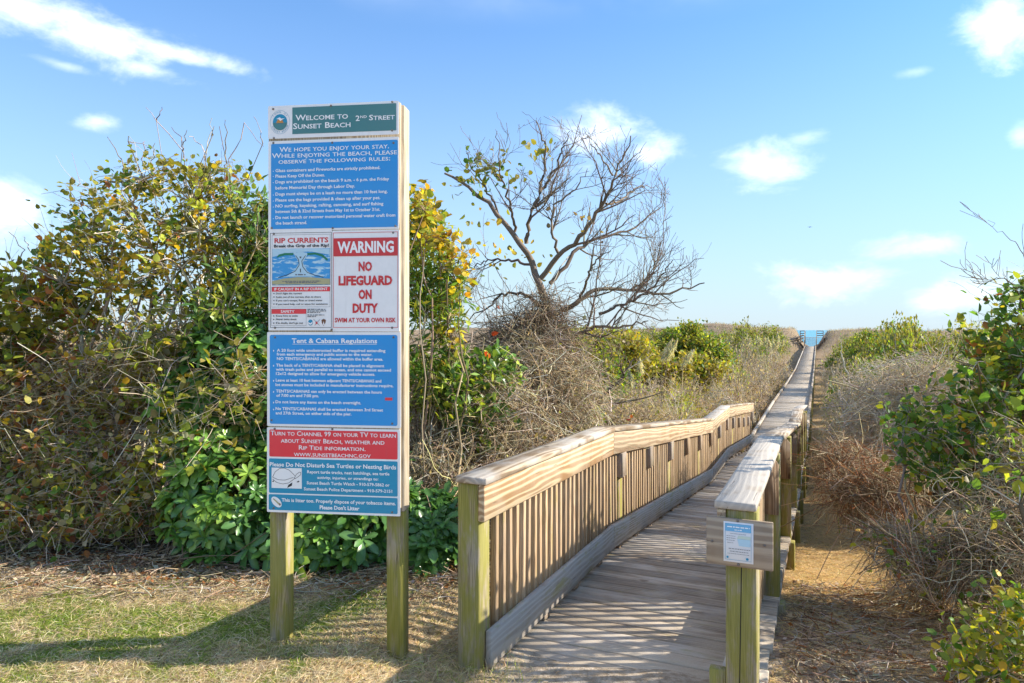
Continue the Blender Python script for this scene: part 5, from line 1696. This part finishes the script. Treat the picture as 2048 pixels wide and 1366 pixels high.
# ------------------------------------------------------------------ uncountable cover: grass, straw, litter, dune grass
def blades(name, X, Y, L, lean, pal, rs, wid, K=4, flat=0.0, mat=M_DRY, colf=None, curl=.4):
    n = len(X)
    Z = ground_z(X, Y)
    a = rs.rand(n) * 6.283
    d = np.stack([np.cos(a), np.sin(a)], -1)
    q = np.linspace(0, 1, K)
    P = np.zeros((n, K, 3))
    lz = (1 - flat) * (.35 + .65 * rs.rand(n)); lh = np.sqrt(np.maximum(1 - lz ** 2, 0)) * lean
    P[:, :, 0] = X[:, None] + d[:, 0:1] * lh[:, None] * L[:, None] * q[None] ** 1.3
    P[:, :, 1] = Y[:, None] + d[:, 1:2] * lh[:, None] * L[:, None] * q[None] ** 1.3
    P[:, :, 2] = Z[:, None] + L[:, None] * lz[:, None] * (q[None] - curl * q[None] ** 2)
    P += rs.randn(n, K, 3) * .06 * L[:, None, None] * q[None, :, None]
    P[:, :, 2] = np.maximum(P[:, :, 2], Z[:, None] + .003)
    sd_ = np.stack([-d[:, 1], d[:, 0], np.zeros(n)], -1)
    tw = rs.randn(n, 3) * .5; sd_ = nrm(sd_ + tw)
    wv = wid * (.6 + .8 * rs.rand(n))[:, None] * np.linspace(1, .15, K)[None]
    V = np.stack([P - sd_[:, None] * wv[:, :, None] / 2, P + sd_[:, None] * wv[:, :, None] / 2], 2).reshape(-1, 3)
    i = np.arange(n * K * 2).reshape(n, K, 2)
    Fq = np.stack([i[:, :-1, 0], i[:, :-1, 1], i[:, 1:, 1], i[:, 1:, 0]], -1).reshape(-1, 4)
    c = pick(rs, pal, n, .3)
    if colf is not None: c = colf(c, X, Y)
    me = mesh_np(name, V, Fq, mat, np.repeat(np.clip(c, .01, .85), K * 2, 0))
    return tag(add(name, me), kind="stuff")


def label_stuff(o, lb, cat):
    o["label"] = lb; o["category"] = cat
    return o
rs = np.random.RandomState(55)
n = 110000
Y = 2.9 + 2.3 * rs.rand(n) ** .9; X = (-.80 + .80 * rs.rand(n)) * Y * 1.0
t_, u_ = tu(X, Y)
k = (u_ < -.02 + .12 * (rs.rand(n) - .5)) & (Y < 5.15 + .3 * rs.randn(n) * .5); X, Y = X[k], Y[k]
gn = fbm(X * 2.2, Y * 2.2, 4, 11) * .6 + fbm(X * 9, Y * 9, 3, 21) * .4 + .16 * np.exp(-((Y - 4.3) / .38) ** 2) * (X < -.9)
thin = rs.rand(len(X)) < np.where(np.exp(-((X + .35) / .5) ** 2) > .5, .45, 1.0) * np.where(Y > 4.7, .4, 1)
X, Y, gn = X[thin], Y[thin], gn[thin]
dry = rs.rand(len(X)) > smooth(gn, .43, .57) * .85
label_stuff(blades("dry_grass", X[dry], Y[dry], .035 + .06 * rs.rand(dry.sum()), 1.0, (((.70, .56, .36), 3), ((.78, .64, .46), 2), (STRAW, 1.5), (BRN, 1.2)), rs, .0048, flat=.5), "short dry straw coloured lawn grass round the sign", "grass")
g = ~dry
label_stuff(blades("green_grass", X[g], Y[g], .03 + .04 * rs.rand(g.sum()), .8, (((.27, .36, .05), 2), ((.38, .44, .08), 1), ((.15, .24, .04), 1)), rs, .004, flat=.35, mat=M_LEAF), "patches of short green lawn grass left of the sign", "grass")
TX, TY, TL = [], [], []
for (x_, y_, n_, r_, l_) in [(SX + .04, SY + .03, 260, .13, .16), (SX + .69, SY - .04, 260, .14, .15), (X0 - .02, Y0 - .12, 520, .16, .2), (X0 + .12, Y0 - .3, 300, .14, .13)] + [(-3.4 + 3.1 * rs.rand(), 3.1 + 1.5 * rs.rand(), 70, .07, .09) for _ in range(190)]:
    TX.append(x_ + rs.randn(n_) * r_); TY.append(y_ + rs.randn(n_) * r_ * .7); TL.append(l_ * (.35 + .65 * rs.rand(n_)))
label_stuff(blades("grass_tufts", np.concatenate(TX), np.concatenate(TY), np.concatenate(TL), 1.0, (((.70, .56, .36), 3), (STRAW, 2), (TAN, 1), ((.38, .42, .08), 1.6)), rs, .004, 5, .15, curl=.5), "curled dry grass tufts in the lawn and round the feet of the posts", "grass")
# straw on the path right of the boardwalk
n = 60000
t_ = -.5 + 27 * rs.rand(n) ** 1.8; u_ = 1.5 + 2.0 * rs.rand(n) ** 1.1; k = rs.rand(n) < np.where(t_ < 1.6, .35 + .65 * smooth(fbm(u_ * 2.5, t_ * 2.5, 3, 91), .45, .6), 1.0); t_, u_ = t_[k], u_[k]; n = len(t_)
X = X0 + HS * t_ + HC * u_; Y = Y0 + HC * t_ - HS * u_
label_stuff(blades("path_straw", X, Y, .06 + .10 * rs.rand(n), 1.0, (((.66, .46, .21), 3), ((.70, .53, .29), 2), (BRN, .5), (STRAW, 1)), rs, .005, flat=.8), "golden straw and pine needles covering the path beside the walk", "straw")
n = 9000
t_ = 4 + 60 * rs.rand(n) ** 1.4; u_ = -.25 - 1.7 * rs.rand(n)
X = X0 + HS * t_ + HC * u_; Y = Y0 + HC * t_ - HS * u_
label_stuff(blades("verge_grass", X, Y, .2 + .35 * rs.rand(n), .7, (((.50, .35, .17), 3), (TAN, 2), (STRAW, 1)), rs, .012, flat=.2), "dry grass verge along the left edge of the boardwalk", "grass")
# leaf litter and fallen twigs
n = 7000; n2_ = 3200
X = np.concatenate([-4.6 + 4.6 * rs.rand(n), 1.3 + 3.4 * rs.rand(n2_)]); Y = np.concatenate([4.75 + 1.3 * rs.rand(n), 2.9 + 3.6 * rs.rand(n2_)])
t_, u_ = tu(X, Y); k = (u_ < -.15) | (u_ > 1.55); X, Y = X[k], Y[k]; n = len(X)
pos = np.stack([X, Y, ground_z(X, Y) + .008 + .02 * rs.rand(n)], -1)
dd = rs.randn(n, 3); dd[:, 2] *= .3; uu = rs.randn(n, 3) * .5 + np.array([0, 0, 1.])
V, Fi, m = leaves(pos, dd, uu, .02 + .035 * rs.rand(n), 'chip')
label_stuff(tag(add("leaf_litter", mesh_np("leaf_litter", V, Fi, M_DRY, np.repeat(pick(rs, ((BRN, 2), (TAN, 3), (RUST, 1), (GRY, 1.5)), n), m, 0))), kind="stuff"), "brown fallen leaves under the shrubs and beside the walk", "leaf litter")
n = 9000
X = np.concatenate([-4.6 + 4.4 * rs.rand(n // 3), 1.3 + 3.2 * rs.rand(n - n // 3)]); Y = np.concatenate([4.5 + 1.3 * rs.rand(n // 3), 2.9 + 3.2 * rs.rand(n - n // 3)])
t_, u_ = tu(X, Y); k = (u_ < -.1) | (u_ > 1.6); X, Y = X[k], Y[k]; n = len(X)
a = rs.rand(n) * 6.28; L = .06 + .22 * rs.rand(n) ** 2
q = np.linspace(-.5, .5, 5)
P = np.zeros((n, 5, 3)); bend = rs.randn(n) * .35
P[:, :, 0] = X[:, None] + np.cos(a)[:, None] * L[:, None] * q + np.sin(a)[:, None] * bend[:, None] * L[:, None] * q ** 2 * 2
P[:, :, 1] = Y[:, None] + np.sin(a)[:, None] * L[:, None] * q - np.cos(a)[:, None] * bend[:, None] * L[:, None] * q ** 2 * 2
P[:, :, 2] = ground_z(P[..., 0], P[..., 1]) + .006 + (.01 + .05 * rs.rand(n, 1)) * rs.rand(n, 1) * (1 + q[None] * rs.randn(n, 1))
label_stuff(tag(add("fallen_twigs", wood_mesh("fallen_twigs", [(P, np.full((n, 5), .0022) * (.6 + rs.rand(n, 1)), 3)], rs, ((TAN, 2), (BRN, 2), (PALE, 1), (RUST, .6)))), kind="stuff"), "fallen twigs scattered over the ground beside the walk and shrubs", "twigs")
# dune grass in the distance
n = 60000
t_ = 62 + 68 * rs.rand(n) ** .8; u_ = (rs.rand(n) - .42) * 150
k = np.abs(u_ - .7) > 1.7; t_, u_ = t_[k], u_[k]
X = X0 + HS * t_ + HC * u_; Y = Y0 + HC * t_ - HS * u_
px = 1024 + 1400 * X / Y; k = (px > 1000) & (px < 2300) & (Y > 30); X, Y = X[k], Y[k]
def far_tone(c, X, Y):
    f = smooth(fbm(X * .12, Y * .12, 3, 66), .38, .62)[:, None]
    return c * (1 - f) + np.array([.26, .21, .17]) * (.7 + .6 * rs.rand(len(X), 1)) * f
label_stuff(blades("dune_grass", X, Y, .5 + .7 * rs.rand(len(X)), .55, ((PINK, 3), (TAN, 2), (GRY, 1), (STRAW, 1), (OLIVE, .7)), rs, .05, 3, .25, colf=far_tone), "dry dune grass covering the far dunes before the sea", "grass")

# ------------------------------------------------------------------ a far bird over the field
p = pix(1620, 454, 60.0)
bird = empty("flying_bird", p, "tiny dark bird gliding high over the dunes", "bird")
bm_ = paint("bird_feather", (.05, .055, .06), .6, 0)
n = 9; s = np.linspace(-1, 1, n)
Wp = np.stack([s * .2, .03 * np.abs(s), .05 * np.abs(s) - .06 * s ** 2], -1)
V = np.concatenate([Wp + np.array([0, .035, 0]) * (1.2 - np.abs(s))[:, None], Wp - np.array([0, .035, 0]) * (1.2 - np.abs(s))[:, None], Wp + np.array([0, 0, .012])])
Fq = np.concatenate([np.stack([np.arange(n - 1), np.arange(1, n), n * k_ + np.arange(1, n), n * k_ + np.arange(n - 1)], -1) for k_ in (1, 2)] + [np.stack([n + np.arange(n - 1), n + np.arange(1, n), 2 * n + np.arange(1, n), 2 * n + np.arange(n - 1)], -1)])
add("wings", mesh_np("wings", V + p, Fq, bm_), bird)
bp = np.array([[0, -.14, 0], [0, -.10, .005], [0, -.03, 0], [0, .06, 0], [0, .12, 0], [0, .2, 0]])[None] + p
V, Fq = tubes(bp, np.array([[.004, .022, .035, .03, .015, .02]]), 8)
add("body", mesh_np("body", V, Fq, bm_), bird)
